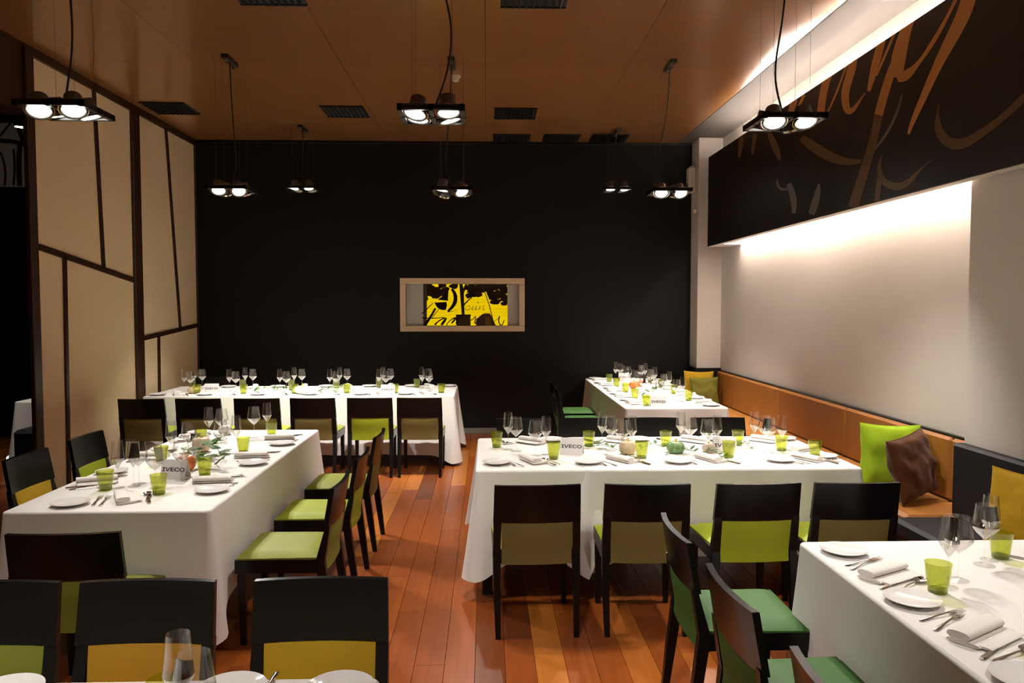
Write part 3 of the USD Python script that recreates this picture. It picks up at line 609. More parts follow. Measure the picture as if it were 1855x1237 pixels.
def chair(x, y, rot, fab, label, group=None):
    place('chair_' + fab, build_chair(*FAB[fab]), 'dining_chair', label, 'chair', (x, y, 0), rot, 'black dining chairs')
Q = math.pi / 2
def bt(px, py, y=None): return at(px, py, z=.80)
# middle right table, near side (backs to the camera)
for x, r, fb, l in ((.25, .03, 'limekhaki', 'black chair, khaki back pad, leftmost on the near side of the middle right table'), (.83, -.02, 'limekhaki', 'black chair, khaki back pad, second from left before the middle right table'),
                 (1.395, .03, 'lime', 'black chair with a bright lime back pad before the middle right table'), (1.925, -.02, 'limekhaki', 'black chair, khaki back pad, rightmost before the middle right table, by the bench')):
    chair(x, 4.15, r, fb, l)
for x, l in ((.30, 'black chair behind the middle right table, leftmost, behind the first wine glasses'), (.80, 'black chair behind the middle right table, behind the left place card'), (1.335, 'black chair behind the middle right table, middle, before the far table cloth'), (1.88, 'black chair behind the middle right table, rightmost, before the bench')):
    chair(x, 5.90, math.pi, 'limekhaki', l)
# left long table
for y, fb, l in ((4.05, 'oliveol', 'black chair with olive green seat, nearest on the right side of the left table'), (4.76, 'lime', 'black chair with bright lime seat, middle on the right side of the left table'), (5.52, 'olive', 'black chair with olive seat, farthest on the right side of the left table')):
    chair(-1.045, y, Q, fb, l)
chair(-2.575, 4.79, -Q, 'yellow', 'black chair with yellow back pad at the left side of the left table')
chair(-2.565, 5.48, -Q, 'lime', 'black chair with lime back pad between left table and partition')
chair(-1.725, 3.385, .05, 'oliveol', 'black chair at the near end of the left table, seen from behind')
# long table by the black wall
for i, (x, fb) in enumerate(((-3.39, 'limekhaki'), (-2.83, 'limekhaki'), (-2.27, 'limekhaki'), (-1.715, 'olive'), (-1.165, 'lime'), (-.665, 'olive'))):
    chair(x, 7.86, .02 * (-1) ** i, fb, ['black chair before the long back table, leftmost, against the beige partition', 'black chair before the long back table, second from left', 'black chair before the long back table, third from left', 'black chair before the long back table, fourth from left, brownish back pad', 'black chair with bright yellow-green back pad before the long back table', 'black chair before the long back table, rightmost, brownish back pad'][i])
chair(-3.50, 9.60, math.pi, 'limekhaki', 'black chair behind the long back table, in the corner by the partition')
# far right table
for i, y in enumerate((7.75, 8.45, 9.15)):
    chair(1.045 if i else .96, y, -Q, 'green', ['black chair with dark green seat, nearest on the left side of far right table', 'black chair with dark green seat, middle on the left side of far right table', 'black chair with dark green seat, farthest on the left side of far right table'][i])
# front right table
for i, (x, y) in enumerate(((1.05, 3.12), (1.065, 2.46), (1.10, 1.79))):
    chair(x, y, -Q + (0, .03, .02)[i], 'green', ['black chair with green seat at the far left of the front right table', 'black chair with green seat, middle one beside the front right table', 'black chair whose back top just enters the photo at lower right'][i])
# front left table, far side (facing the camera)
for i, (x, fb) in enumerate(((-1.635, 'oliveol'), (-1.13, 'ochre'), (-.555, 'yellow'))):
    chair(x, 2.285, math.pi + (.02, -.01, 0)[i], fb, ['black chair with olive pad at the lower left corner of the photo', 'black chair with ochre pad behind the front left table, beside the wine glasses', 'black chair with yellow pad beside the aisle, behind the front left table'][i])
pf = thing('pouf', 'low black pouf in the side room, half hidden by the partition post', 'pouf', (-4.20, 7.42, 0))
part('pouf_body', bx((0, 0, .30), (.44, .36, .50), .03), m_bench_dk, pf)
for sx in (-1, 1):
    for sy in (-1, 1): part('foot', span(sx * .17 - .02, sx * .17 + .02, sy * .13 - .02, sy * .13 + .02, 0, .05), m_lacq_dull, pf)

# ================================================================== BENCHES AND CUSHIONS
bn = thing('bench', 'long caramel leather wall bench with stitched back along the right wall', 'bench')
ysg = [4.47, 4.80, 6.25, 7.72, 9.18, 9.835]
for a, b in zip(ysg[:-1], ysg[1:]):
    X = np.linspace(0, 1, 9); 
    part('back_cushion', span(2.975, 3.028, a + .003, b - .003, .455, .865, .018), m_bench, bn)
for a, b in zip(ysg[:-1], ysg[1:]): part('seat_cushion', span(2.52, 3.00, a + .003, b - .003, .36, .455, .02), m_bench, bn)
part('plinth', span(2.60, 3.02, 4.47, 9.835, 0, .36), m_lacq_dull, bn)
part('back_ledge', span(3.0, XW - .004, 4.48, 9.835, .865, .88), m_lacq_dull, bn)
bd = thing('bench', 'dark bench with blackish leather back at the right edge, before the pilaster', 'bench')
for a, b in ((1.0, 2.2), (2.2, 3.35), (3.35, 4.46)):
    part('back_cushion', span(2.775, 2.85, a + .003, b - .003, .455, .90, .015), m_bench_dk, bd)
    part('seat_cushion', span(2.42, 2.80, a + .003, b - .003, .36, .455, .02), m_bench_dk, bd)
part('plinth', span(2.48, 2.84, 1.0, 4.46, 0, .36), m_lacq_dull, bd)
def pillow(w, h, th, seed, n=25, rough=1.):
    U, V = np.meshgrid(np.linspace(-1, 1, n), np.linspace(-1, 1, n)); q = np.clip((1 - U ** 2) * (1 - V ** 2), 0, 1) ** .42
    pinch = 1 - .075 * (1 - V ** 2) * np.abs(U) ** 3; pv = 1 - .075 * (1 - U ** 2) * np.abs(V) ** 3
    X, Z = U * w / 2 * pinch, V * h / 2 * pv
    nz = meshkit.fbm(np.stack([U * 2.2 + seed, V * 2.2, U * 0], -1), 3) - .5
    wr = .010 * rough * np.sin(7 * (U * .7 + V) + seed) * np.exp(-((np.abs(U) - .75) / .3) ** 2) * q
    T = th / 2 * q * (1 + .35 * rough * nz) + .004 + wr
    return grid_solid(np.stack([X, -T, Z], -1), np.stack([X, T, Z], -1))
def cushion(name, w, h, th, m, c, label, rz=0., rx=0., ry=0., seed=1, rough=1.):
    t = thing(name, label, 'cushion', c, rz, 'cushions on the wall benches')
    part('cover', move(pillow(w, h, th, seed, 25, rough), rx=rx, ry=ry), m, t, smooth=60)
    pts = []
    for s in np.linspace(0, 1, 33):
        k = s * 4; e = int(k) % 4; f = (k - int(k)) * 2 - 1; u, v_ = [(f, -1), (1, f), (-f, 1), (-1, -f)][e]
        pp = 1 - .075 * (1 - v_ ** 2) * abs(u) ** 3; pq = 1 - .075 * (1 - u ** 2) * abs(v_) ** 3
        pts.append((u * w / 2 * pp, 0, v_ * h / 2 * pq))
    part('seam', move(tube(pts, .004, 5), rx=rx, ry=ry), m, t)
cushion('cushion', .45, .45, .15, m_cu_lime, (2.725, 5.06, .69), 'bright lime cushion standing on the caramel bench', rz=.12, rx=-.12, ry=.06, seed=2)
cushion('cushion', .41, .41, .17, m_cu_brown, (2.73, 4.80, .685), 'brown velvet cushion leaning against the lime cushion', rz=.55, rx=-.22, ry=-.13, seed=5, rough=2.2)
cushion('cushion', .38, .42, .13, m_cu_yel, (2.715, 9.73, .66), 'mustard cushion at the far end of the bench, behind the olive one', rz=-.05, rx=-.1, ry=.02, seed=8)
cushion('cushion', .36, .36, .13, m_cu_olive, (2.745, 9.57, .625), 'olive cushion at the far end of the bench, before the mustard one', rz=-.05, rx=-.1, ry=-.03, seed=11)
cushion('cushion', .44, .44, .16, m_cu_yel, (2.66, 3.62, .67), 'mustard cushion on the dark bench at the right edge of the photo', rz=-Q * .72, rx=-.16, ry=.02, seed=14)

# ================================================================== TABLEWARE
def wine_prof(kind):
    if kind == 'wine': o = [(.0045, .098), (.010, .103), (.030, .122), (.0445, .140), (.0465, .147), (.0455, .156), (.040, .190), (.0345, .228)]
    else: o = [(.0042, .105), (.008, .112), (.020, .132), (.0315, .150), (.0335, .158), (.0325, .168), (.029, .205), (.0255, .25)]
    inn = [(max(0, r - .0013), z + (.0022 if i < 3 else 0)) for i, (r, z) in enumerate(o)]; inn[0] = (0, o[0][1] + .008)
    return o + inn[::-1]
def build_stem(kind):
    def go(t):
        p = wine_prof(kind); zb, fr_ = p[0][1], (.037 if kind == 'wine' else .033); k = 5 if kind == 'wine' else 5
        part('bowl', lathe(p[k - 1:len(p) - k + 1], 28), m_glass, t, smooth=35)
        part('bowl_base', lathe(p[len(p) - k:] + p[:k], 28), m_glass_cone, t, smooth=35)
        part('stem', lathe([(.0045, zb), (.0036, zb - .02), (.0034, .02), (.006, .006)][::-1], 12), m_glass, t, smooth=60)
        part('foot', lathe([(.006, .006), (.02, .0032), (fr_, .0012), (fr_, 0), (0, 0)][::-1], 28), m_glass, t, smooth=40)
    return go
def build_tumbler(t):
    n, prof = 30, [(.0305, .013), (.0335, .03), (.0375, .06), (.0405, .085), (.043, .102)]
    m = lathe(prof + [(r - .0022, z) for r, z in prof[::-1]], n); v = m.vertices.copy()
    a = np.arctan2(v[:, 1], v[:, 0]); r = np.hypot(v[:, 0], v[:, 1]); k = (1 + .022 * np.sin(a * 10 + v[:, 2] * 60) * (v[:, 2] < .09))
    v[:, :2] *= k[:, None]
    part('glass_wall', trimesh.Trimesh(v, m.faces, process=False), m_tumb, t, smooth=50)
    part('glass_base', lathe([(0, 0), (.028, 0), (.0305, .003), (.0305, .013), (0, .0125)], n), m_tumb_base, t, smooth=40)
def build_plate(t):
    part('plate_body', lathe([(0, .0), (.050, 0), (.054, .004), (.078, .011), (.0875, .0155), (.0875, .0175), (.077, .0145), (.055, .0075), (0, .0055)], 36), m_china, t, smooth=40)
def build_napkin(t):
    def lobe(w, h, z0, x0, L):
        a = np.linspace(0, 2 * np.pi, 17)[:-1]; pr = [(x0 + w / 2 * np.sign(math.cos(q)) * abs(math.cos(q)) ** .7, z0 + h / 2 + h / 2 * np.sign(math.sin(q)) * abs(math.sin(q)) ** .9) for q in a]
        m = trimesh.creation.extrude_polygon(Polygon(pr), L, engine='earcut'); v = m.vertices; y = v[:, 2] - L / 2
        return trimesh.Trimesh(np.c_[v[:, 0] + .01 * (y / L), y, v[:, 1]], m.faces[:, ::-1], process=False)
    part('lower_fold', lobe(.092, .013, 0, .004, .205), m_napk, t, smooth=40)
    part('rolled_fold', lobe(.064, .024, .011, -.010, .20), m_napk, t, smooth=40)
    part('loose_flap', lobe(.05, .007, .004, .052, .185), m_napk, t, smooth=40)
def build_cone_napkin(t):
    v, f, n = [], [], 14
    for i, s in enumerate(np.linspace(0, 1, 6)):
        for j in range(n):
            a = 2 * np.pi * j / n; r = (1 - s) ** .85 * (.070 + .014 * math.cos(4 * a)) + .0015
            v.append([r * math.cos(a) + .02 * s, r * math.sin(a) * .75, .15 * s])
    for i in range(5):
        for j in range(n):
            k = (j + 1) % n; f += [[i * n + j, i * n + k, (i + 1) * n + k], [i * n + j, (i + 1) * n + k, (i + 1) * n + j]]
    part('standing_fold', trimesh.Trimesh(v, f, process=False), m_napk, t, smooth=50)
    part('hem_fold', move(bx((0, 0, .006), (.15, .05, .010), .004), (0, -.05, 0)), m_napk, t)
def strip(pts):
    """flat tapering bar along y: (y, half width, z, half thickness)"""
    return sweep_y([(y, w, z, h) for y, w, z, h in pts])
def sweep_y(pts):
    v, f = [], []
    for y, w, z, h in pts: v += [[-w, y, z - h * .4], [-w * .6, y, z + h], [w * .6, y, z + h], [w, y, z - h * .4], [0, y, z - h]]
    for i in range(len(pts) - 1):
        for j in range(5):
            k = (j + 1) % 5; a = i * 5; f += [[a + j, a + 5 + k, a + k], [a + j, a + 5 + j, a + 5 + k]]
    e = (len(pts) - 1) * 5; f += [[0, 1, 2], [0, 2, 3], [0, 3, 4], [e, e + 2, e + 1], [e, e + 3, e + 2], [e, e + 4, e + 3]]
    m = trimesh.Trimesh(v, f, process=False); m.fix_normals(); return m
HAND = [(-.095, .005, .003, .0012), (-.088, .0085, .003, .0015), (-.06, .007, .004, .0016), (-.02, .0038, .006, .0016), (.02, .003, .0075, .0014), (.035, .0045, .0075, .0012)]
def build_fork(t):
    part('handle', strip(HAND), m_steel, t, smooth=40)
    neck = strip([(.034, .0045, .0075, .0011), (.042, .011, .006, .0011), (.056, .012, .0045, .0011)])
    tn = [strip([(.055, .0019, .0045, .001), (.078, .0017, .004, .001), (.098, .0008, .006, .0007)]).apply_translation((s * .0033, 0, 0)) for s in (-3, -1, 1, 3)]
    part('tines', cat_([neck] + tn), m_steel, t, smooth=40)
def build_spoon(t):
    part('handle', strip(HAND), m_steel, t, smooth=40)
    R, A = np.meshgrid(np.linspace(.02, 1, 7), np.linspace(0, 2 * np.pi, 21)); X, Y = R * .021 * np.cos(A), .064 + R * .031 * np.sin(A); Z = .0025 + .007 * R ** 2
    part('spoon_bowl', grid_solid(np.stack([X, Y, Z + .0008], -1), np.stack([X, Y, Z - .0008], -1)), m_steel, t, smooth=40)
def build_knife(t):
    part('handle', strip([(-.115, .006, .004, .002), (-.105, .009, .004, .0028), (-.05, .0075, .0045, .0028), (-.01, .0055, .0045, .0024)]), m_steel, t, smooth=40)
    part('blade', extrude_xy([(-.0055, -.012), (.0055, -.012), (.0105, .02), (.0105, .085), (.004, .108), (-.004, .112), (-.006, .09)], .0012, .0035), m_steel, t)
def extrude_xy(p, h, z):
    m = trimesh.creation.extrude_polygon(Polygon(p), h, engine='earcut'); m.apply_translation((0, 0, z)); return m
ZP = ZC1 + .0012
TBL = {'left': 'left tables', 'right': 'right tables', 'back': 'long back table'}
WARE = {'plate': (build_plate, 'bread_plate', 'white bread plate', 'plate', 'bread plates'), 'forka': (build_fork, 'fork', 'left steel fork', 'fork', 'forks'), 'forkb': (build_fork, 'fork', 'right steel fork', 'fork', 'forks'),
        'napkin': (build_napkin, 'napkin', 'rolled white napkin', 'napkin', 'rolled napkins'), 'cone': (build_cone_napkin, 'napkin', 'standing white cone napkin', 'napkin', 'standing napkins'), 'knife': (build_knife, 'table_knife', 'steel knife', 'knife', 'knives'), 'spoon': (build_spoon, 'spoon', 'steel soup spoon', 'spoon', 'spoons'),
        'tumbler': (build_tumbler, 'tumbler', 'green glass tumbler', 'tumbler', 'green tumblers'), 'wine': (build_stem('wine'), 'wine_glass', 'clear wine glass', 'wine glass', 'wine glasses'), 'flute': (build_stem('flute'), 'flute_glass', 'clear slender flute glass', 'flute glass', 'flute glasses')}
LAY = {'plate': (-.25, .112, 0), 'forka': (-.135, .135, -.12), 'forkb': (-.105, .125, .10), 'napkin': (0, .155, 0), 'cone': (0, .15, 0), 'knife': (.085, .15, 0), 'spoon': (.115, .17, -.05), 'tumbler': (.165, .235, 0), 'flute': (.115, .315, 0), 'wine': (.045, .385, 0)}
jr = random.Random(11)
FULL = ('plate', 'forka', 'forkb', 'napkin', 'knife', 'spoon', 'tumbler', 'flute', 'wine')
CONE = ('plate', 'forka', 'forkb', 'cone', 'knife', 'spoon', 'tumbler', 'flute', 'wine')
def setting(o, th, where, items=FULL, du=0., over={}, z=ZP, naprot=0.):
    c, s = math.cos(th), math.sin(th)
    for it in items:
        v, u, r = LAY[it]; 
        if it in over: v, u = over[it][:2]; r = over[it][2] if len(over[it]) > 2 else r
        else: v += jr.uniform(-.012, .012); u += du + jr.uniform(-.012, .012)
        if it not in over and it in ('forka', 'forkb', 'knife', 'spoon'): r += .5
        if it == 'napkin': r += naprot + (.35 if it not in over else 0)
        b, name, desc, cat, grp = WARE[it]
        r += jr.uniform(-.12, .12) if it not in ('plate', 'tumbler', 'wine', 'flute') else jr.uniform(-3, 3)
        place(name, b, name, desc + ', ' + where, cat, (o[0] + c * v - s * u, o[1] + s * v + c * u, z), th + r, grp + ' on the ' + TBL[where.split(' table')[0].split()[-1]])
Z_ = ZP
# front right table: left side (diner looks right), then right side
for i, y in enumerate((2.665, 2.155, 1.62)): setting((1.28, y), -Q, ORD[i] + ' place from the back, left side of front right table', du=.0, over={'flute': (.125, .30), 'wine': (.06, .375)} if i == 0 else {}, naprot=.25)
for i, y in enumerate((2.655, 2.10)): setting((2.25, y), Q, ORD[i] + ' place from the back, right side of front right table', over={'wine': (.10, .40), 'flute': (.155, .345), 'tumbler': (.18, .285), 'knife': (.15, .20, -.9)} if i == 0 else {})
# middle right table
for i, x in enumerate((.273, .83, 1.385, 2.0)): setting((x, 4.45), 0., ORD[i] + ' place from left, near side of middle right table', du=.05, over={'tumbler': (.145, .325), 'flute': (.105, .445), 'wine': (.035, .42), 'napkin': (0, .25, .55), 'plate': (-.215, .18)} if i < 3 else {'plate': (-.19, .20), 'tumbler': (.09, .34), 'wine': (-.16, .47), 'flute': (-.085, .44), 'napkin': (.0, .24, .6)}, z=ZP + .003)
for i, x in enumerate((.21, .84, 1.37, 1.87)): setting((x, 5.55), math.pi, ORD[i] + ' place from left, far side of middle right table', du=.03, over={'tumbler': (.145, .36), 'flute': (.07, .47), 'wine': (.02, .53), 'napkin': (-.1, .2, .9)}, z=ZP + .003)
setting((2.22, 4.93), Q, 'bench end of middle right table', items=('plate', 'forka', 'forkb', 'napkin', 'tumbler'), over={'plate': (-.17, .09), 'napkin': (.06, .12, .5), 'tumbler': (.06, .27)}, z=ZP + .003)
# left long table
for i, y in enumerate((4.21, 4.90, 5.56)): setting((-1.31, y), Q, ORD[i] + ' place from front, right side of left table', over={'tumbler': (.14, .285), 'plate': (-.225, .115), 'napkin': (.0, .19, .12)})
for i, y in enumerate((4.21, 4.90, 5.56)): setting((-2.27, y), -Q, ORD[i] + ' place from front, left side of left table', items=CONE if i else FULL, over={'tumbler': (.16, .27)}, naprot=.1)
setting((-1.81, 3.62), 0., 'near end of the left table', over={'tumbler': (.13, .325), 'plate': (-.21, .125), 'napkin': (.005, .215, .5), 'knife': (.12, .235, .45), 'spoon': (.10, .26, .5), 'forka': (-.115, .19, .35), 'forkb': (-.075, .185, .3), 'wine': (.055, .46), 'flute': (-.075, .50)})
# long table by the black wall
for i, x in enumerate((-3.33, -2.83, -2.27, -1.715, -1.165, -.68)): setting((x, 8.20), 0., ORD[i] + ' place from left, near side of long back table', items=('plate', 'forka', 'napkin', 'knife', 'tumbler', 'flute', 'wine'), over={'wine': (.03, .42), 'flute': (-.05, .45), 'plate': (-.20, .115)})
for i, x in enumerate((-3.30, -2.72, -2.16, -1.64, -1.14, -.70)): setting((x, 9.22), math.pi, ORD[i] + ' place from left, far side of long back table', items=('plate', 'napkin', 'tumbler', 'flute', 'wine'), over={'tumbler': (.12, .23), 'wine': (-.02, .30), 'flute': (.06, .33)})
# far right table
for i, y in enumerate((7.45, 8.02, 8.60, 9.18, 9.70)): setting((1.30, y), -Q, ORD[i] + ' place from front, left side of far right table', items=('plate', 'forka', 'napkin', 'knife', 'tumbler', 'flute', 'wine'))
for i, y in enumerate((7.50, 8.10, 8.70, 9.30)): setting((2.27, y), Q, ORD[i] + ' place from front, right side of far right table', items=('plate', 'forka', 'napkin' if i == 0 else 'cone', 'knife', 'tumbler', 'flute', 'wine'))
# front left table (far side, diners look at the camera)
def at_T6(it, px, py, z, where):
    q = at(px, py, z=z); setting((q[0], q[1]), math.pi, where, items=(it,), over={it: (0, 0)})
at_T6('plate', 615, 1243, ZP + .0175, 'right place on the front left table'); at_T6('spoon', 482, 1251, ZP, 'right place on the front left table')
at_T6('plate', 418, 1245, ZP + .0175, 'middle place on the front left table'); at_T6('plate', 8, 1249, ZP + .0175, 'left place on the front left table')
at_T6('tumbler', 300, 1231, ZP + .102, 'behind the stemmed glasses of the front left table')
q = at(322, 1147, z=ZP + .25); setting((q[0], q[1]), math.pi, 'standing highest on the front left table', items=('flute',), over={'flute': (0, 0)})
q = at(350, 1183, z=ZP + .228); setting((q[0], q[1]), math.pi, 'before the flute on the front left table', items=('wine',), over={'wine': (0, 0)})
# ------------------------------------------------------------------ place cards, pumpkins and sprigs
def card(px, py, label, rz, tilt=0., y=None):
    c = at(px, py, z=ZP) if y is None else (px, py); w, h, d = .15, .105, .035
    t = thing('place_card', label, 'place card', (c[0], c[1], ZP), rz, 'tent place cards')
    sl = math.atan2(d, h); L = math.hypot(h, d)
    for s in (-1, 1): part('card_leaf', move(bx((0, 0, L / 2), (w, .0012, L)), (0, s * d, 0), rx=s * sl), m_card, t)
    tx = meshkit.text_mesh('IVECO', .021, .0008, bold=True); tx.apply_translation(-tx.bounds.mean(0)); tx.apply_scale([1.45, 1, 1])
    tx = move(tx, rx=Q); part('lettering', move(move(tx, (0, -.0012, L * .50)), (0, -d, 0), rx=-sl), m_ink, t)
card(318, 866, 'white tent card with bold black lettering on the left table', -.18)
card(1036, 822, 'white tent card with black lettering, left one on the middle right table', -.25)
card(1312, 820, 'white tent card with black lettering, right one on the middle right table', -.1)
card(384, 712, 'white tent card at the left part of the long back table', .1)
card(703, 714, 'white tent card at the right part of the long back table', -.05)
card(1192, 737, 'white tent card at the near end of the far right table', -.08)
card(1131, 690, 'white tent card at the far end of the far right table', 0.)
def pumpkin(px, py, r, m, label, squash=.75, name='pumpkin'):
    c = at(px, py, z=ZP); t = thing(name, label, 'pumpkin', (c[0], c[1], ZP), random.uniform(0, 3), 'little pumpkins on the tables')
    ph = np.linspace(-np.pi / 2, np.pi / 2, 17); prof = [(max(0., math.cos(a)) ** .8, math.sin(a)) for a in ph]
    b = lathe([(p[0] if 0 < i < 16 else 0, p[1]) for i, p in enumerate(prof)], 48); v = b.vertices; a = np.arctan2(v[:, 1], v[:, 0]); rr = np.hypot(v[:, 0], v[:, 1])
    k = 1 - .11 * (1 - np.abs(np.sin(a * 4.5))) ** 2
    z = v[:, 2] - .22 * np.exp(-(rr / .32) ** 2) * np.sign(v[:, 2])
    part('pumpkin_body', trimesh.Trimesh(np.c_[v[:, 0] * k * r, v[:, 1] * k * r, (z - z.min()) * r * squash], b.faces, process=False), m, t, smooth=True)
    zt = (.80 - z.min()) * r * squash
    part('pumpkin_stem', tube([(0, 0, zt - .006), (.002, 0, zt + r * .14), (r * .12, .003, zt + r * .34)], [r * .2, r * .13, r * .15], 8), m_stem, t, smooth=40)
pumpkin(1137, 823, .058, m_pump_cream, 'cream pumpkin with golden stem on the middle right table', .85)
pumpkin(1224, 821, .060, m_pump_green, 'green pumpkin with golden stem on the middle right table', .72)
pumpkin(1284, 820, .044, m_pump_pink, 'small pale pink pumpkin beside the right tent card', .8)
pumpkin(366, 818, .062, m_pump_cream, 'cream pumpkin with golden stem behind ivy on the left table', .85)
pumpkin(337, 852, .058, m_pump_orange, 'orange pumpkin beside the tent card on the left table', .85)
pumpkin(408, 787, .05, m_pump_white, 'white pumpkin at the far end of the left table', .8)
pumpkin(548, 713, .085, m_pump_white, 'white pumpkin with golden stem in the middle of the long back table', .55)
pumpkin(352, 712, .075, m_pump_cream, 'cream pumpkin beside the left tent card of the long back table', .5)
pumpkin(1148, 703, .055, m_pump_orange, 'left orange pumpkin on the far right table', .8)
pumpkin(1158, 700, .050, m_pump_orange, 'right orange pumpkin on the far right table', .8)
pumpkin(1157, 712, .045, m_pump_white, 'small white pumpkin before the orange pumpkins on far right table', .8)
def leaf(L, W, curl=.25, ivy=False):
    if ivy:
        p = [(0, 0), (.30, -.10), (.50, .12), (.42, .42), (.62, .62), (.30, .66), (.0, 1.0), (-.30, .66), (-.62, .62), (-.42, .42), (-.50, .12), (-.30, -.10)]
        v = [(0, .4, .06)] + [(x, y, .0 if i % 2 else -.05) for i, (x, y) in enumerate(p)]; n = len(p)
        f = [[0, 1 + i, 1 + (i + 1) % n] for i in range(n)]; v = np.array(v) * [W, L, L]
    else:
        v = [(0, 0, 0)]; f = []
        for i, s in enumerate(np.linspace(.12, .9, 5)):
            w = math.sin(math.pi * s ** .8) * .5; v += [(-w, s, .05 * curl), (0, s, -.0), (w, s, .05 * curl)]
        v.append((0, 1, 0)); f += [[0, 2, 1], [0, 3, 2]]
        for i in range(4): a = 1 + i * 3; f += [[a, a + 1, a + 4], [a, a + 4, a + 3], [a + 1, a + 2, a + 5], [a + 1, a + 5, a + 4]]
        e = len(v) - 1; f += [[e - 3, e - 2, e], [e - 2, e - 1, e]]; v = np.array(v, float); v[:, 2] += -curl * (v[:, 1] ** 2) * .3 ; v = v * [W, L, L]
    return trimesh.Trimesh(v, f, process=False)
def sprig(px, py, px2, py2, label, m=None, n=10, L=.05, W=.02, seed=1, ivy=False, lift=.03):
    r = random.Random(seed); a, b = at(px, py, z=ZP), at(px2, py2, z=ZP); m = m or m_leaf
    t = thing('ivy_leaves' if ivy else 'leaf_sprig', label, 'leaves' if ivy else 'sprig', (a[0], a[1], ZP), 0, 'green sprigs on the tables'); d = b - a
    pts = [d * s + np.array([0, 0, .008 + lift * math.sin(math.pi * s)]) + np.array([-d[1], d[0], 0]) * .12 * math.sin(3 * s + seed) for s in np.linspace(0, 1, 9)]
    part('twig', tube(pts, .0016, 5), m_leaf, t)
    for i in range(n):
        s = (i + .5) / n; p = pts[min(8, int(s * 9))]; an = math.atan2(d[1], d[0]) - Q + (1 if i % 2 else -1) * r.uniform(.5, 1.2)
        lf = move(leaf(L * r.uniform(.8, 1.2), W * r.uniform(.8, 1.2), ivy=ivy), rx=r.uniform(-.1, .7)); part('leaf', move(lf, p + np.array([0, 0, .004]), rz=an), m if ivy or r.random() < .65 else (m_leaf_pale if m is m_leaf else m_leaf), t)
for i, (a, b, c, d, lb) in enumerate(((1052, 812, 1110, 812, 'green sprig between the left tent card and cream pumpkin, middle right table'), (1088, 808, 1135, 830, 'green sprig running up to the cream pumpkin, middle right table'), (1150, 818, 1205, 812, 'pale green sprig between cream and green pumpkins, middle right table'), (1205, 822, 1265, 826, 'green sprig in front of the green pumpkin, middle right table'), (1268, 824, 1310, 830, 'green sprig around the pale pink pumpkin, middle right table'), (1318, 814, 1360, 812, 'pale green sprig right of the right tent card, middle right table'))):
    sprig(a, b, c, d, lb, seed=i + 3, m=m_leaf if i in (0, 1, 3, 4) else m_leaf_pale, n=10, L=.055, W=.022)
sprig(352, 835, 392, 822, 'dark ivy leaves before the cream pumpkin on the left table', n=7, L=.10, W=.085, ivy=True, seed=21, lift=.08)
sprig(368, 842, 398, 850, 'ivy leaves hanging over the tumbler on the left table', n=4, L=.09, W=.08, ivy=True, seed=22, lift=.06)
sprig(300, 838, 345, 815, 'pale leaf sprig left of the pumpkins on the left table', m=m_leaf_pale, n=8, L=.04, W=.02, seed=23, lift=.01)
sprig(380, 803, 408, 800, 'pale leaf sprig behind the pumpkins on the left table', m=m_leaf_pale, n=6, L=.04, W=.02, seed=24, lift=.01)
for i, (a, b, c, d, lb) in enumerate(((452, 713, 505, 709, 'green sprig on the left half of the long back table'), (500, 710, 530, 713, 'green sprig left of the white pumpkin, long back table'), (575, 712, 610, 712, 'green sprig right of the white pumpkin, long back table'), (600, 707, 645, 709, 'green sprig on the right half of the long back table'))):
    sprig(a, b, c, d, lb, seed=30 + i, n=12, L=.075, W=.03)
sprig(1160, 718, 1185, 708, 'dark green leaves behind the near tumbler, far right table', n=6, L=.07, W=.05, seed=41)

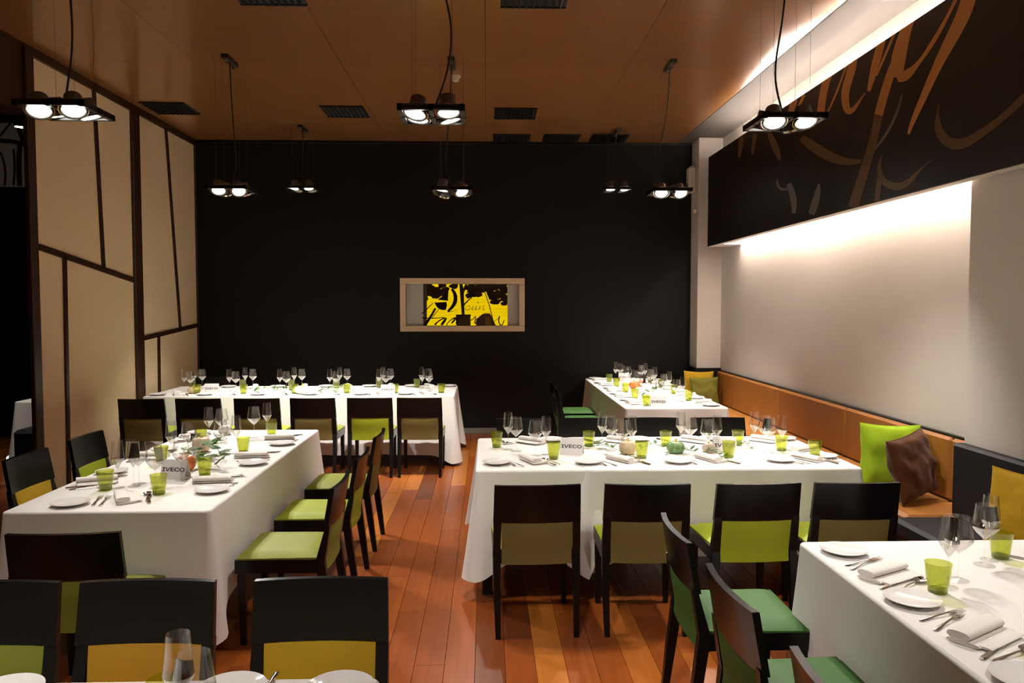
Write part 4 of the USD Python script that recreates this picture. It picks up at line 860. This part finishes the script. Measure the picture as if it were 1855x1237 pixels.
# ------------------------------------------------------------------ side room odds and ends
ar = thing('branch_picture', 'grey picture of dark branches in the side room at upper left', 'picture')
a0, a1 = at(-60, 195, y=8.0), at(47, 338, y=8.0)
part('picture_board', span(a0[0], a1[0] + .3, 8.0, 8.03, a1[2], a0[2] - .12), m_grey_art, ar)
for s in ([(-60, 222), (0, 219), (46, 217)], [(-40, 262), (10, 255), (46, 262)], [(18, 205), (32, 230), (44, 262)], [(0, 246), (14, 228), (30, 208)], [(24, 270), (26, 300), (24, 335)], [(36, 262), (34, 300), (36, 336)], [(0, 275), (8, 300), (8, 336)]):
    part('painted_branch', tube(smoothline([at(*c, y=7.985) for c in s], 10), .008 if s[0][1] != 262 and s[0][0] > 20 or s[0][0] == 0 else .022, 6), m_bark, ar)
lp = at(36, 230, y=7.2); pd = thing('side_pendant', 'small lit spot lamp in the side room at upper left', 'lamp', tuple(lp))
part('spot_housing', lathe([(0, .05), (.035, .05), (.05, 0), (.043, 0), (0, .02)][::-1], 20), m_metal_blk, pd, smooth=40); part('spot_lens', lathe([(0, -.002), (.042, -.002), (.042, .006), (0, .006)], 20), m_lens, pd)
part('spot_stem', tube([(0, 0, .05), (0, 0, ZC - lp[2])], .006, 8), m_metal_blk, pd)
for k_, (o_, tgt, pw) in enumerate(((lp + np.array([0, 0, -.02]), (-4.5, 7.95, .6), 3.), (lp + np.array([-.3, -1.2, .2]), (-4.9, 8., 3.3), .12))):  # second beam: unseen fill light added apart from the lamp, for the picture
    L = UsdLux.SphereLight.Define(stage, '%s/beam_%d' % (pd, k_)); L.CreateRadiusAttr(.03); L.CreateNormalizeAttr(True); L.CreateIntensityAttr(SPOT_W * pw * .5); L.CreateColorAttr(Gf.Vec3f(*SPOT_COLOR))
    sh = UsdLux.ShapingAPI.Apply(L.GetPrim()); sh.CreateShapingConeAngleAttr(34.); sh.CreateShapingConeSoftnessAttr(.9)
    a_ = np.array(tgt) - o_; a_ = a_ / np.linalg.norm(a_); x_ = np.cross([0.1, 1, 0], -a_); x_ /= np.linalg.norm(x_); y_ = np.cross(-a_, x_)
    L.AddTransformOp().Set(Gf.Matrix4d(*x_, 0, *y_, 0, *(-a_), 0, *(o_ - lp), 1))
ll = at(17, 829, z=.06); ld = thing('floor_light', 'small blue-white light near the floor of the side room', 'light', (ll[0], ll[1], 0))
part('light_foot', span(-.04, .04, -.03, .03, 0, .03, .005), m_metal_blk, ld); part('light_dome', trimesh.creation.icosphere(2, .028).apply_translation((0, 0, .055)), m_led, ld, smooth=True)
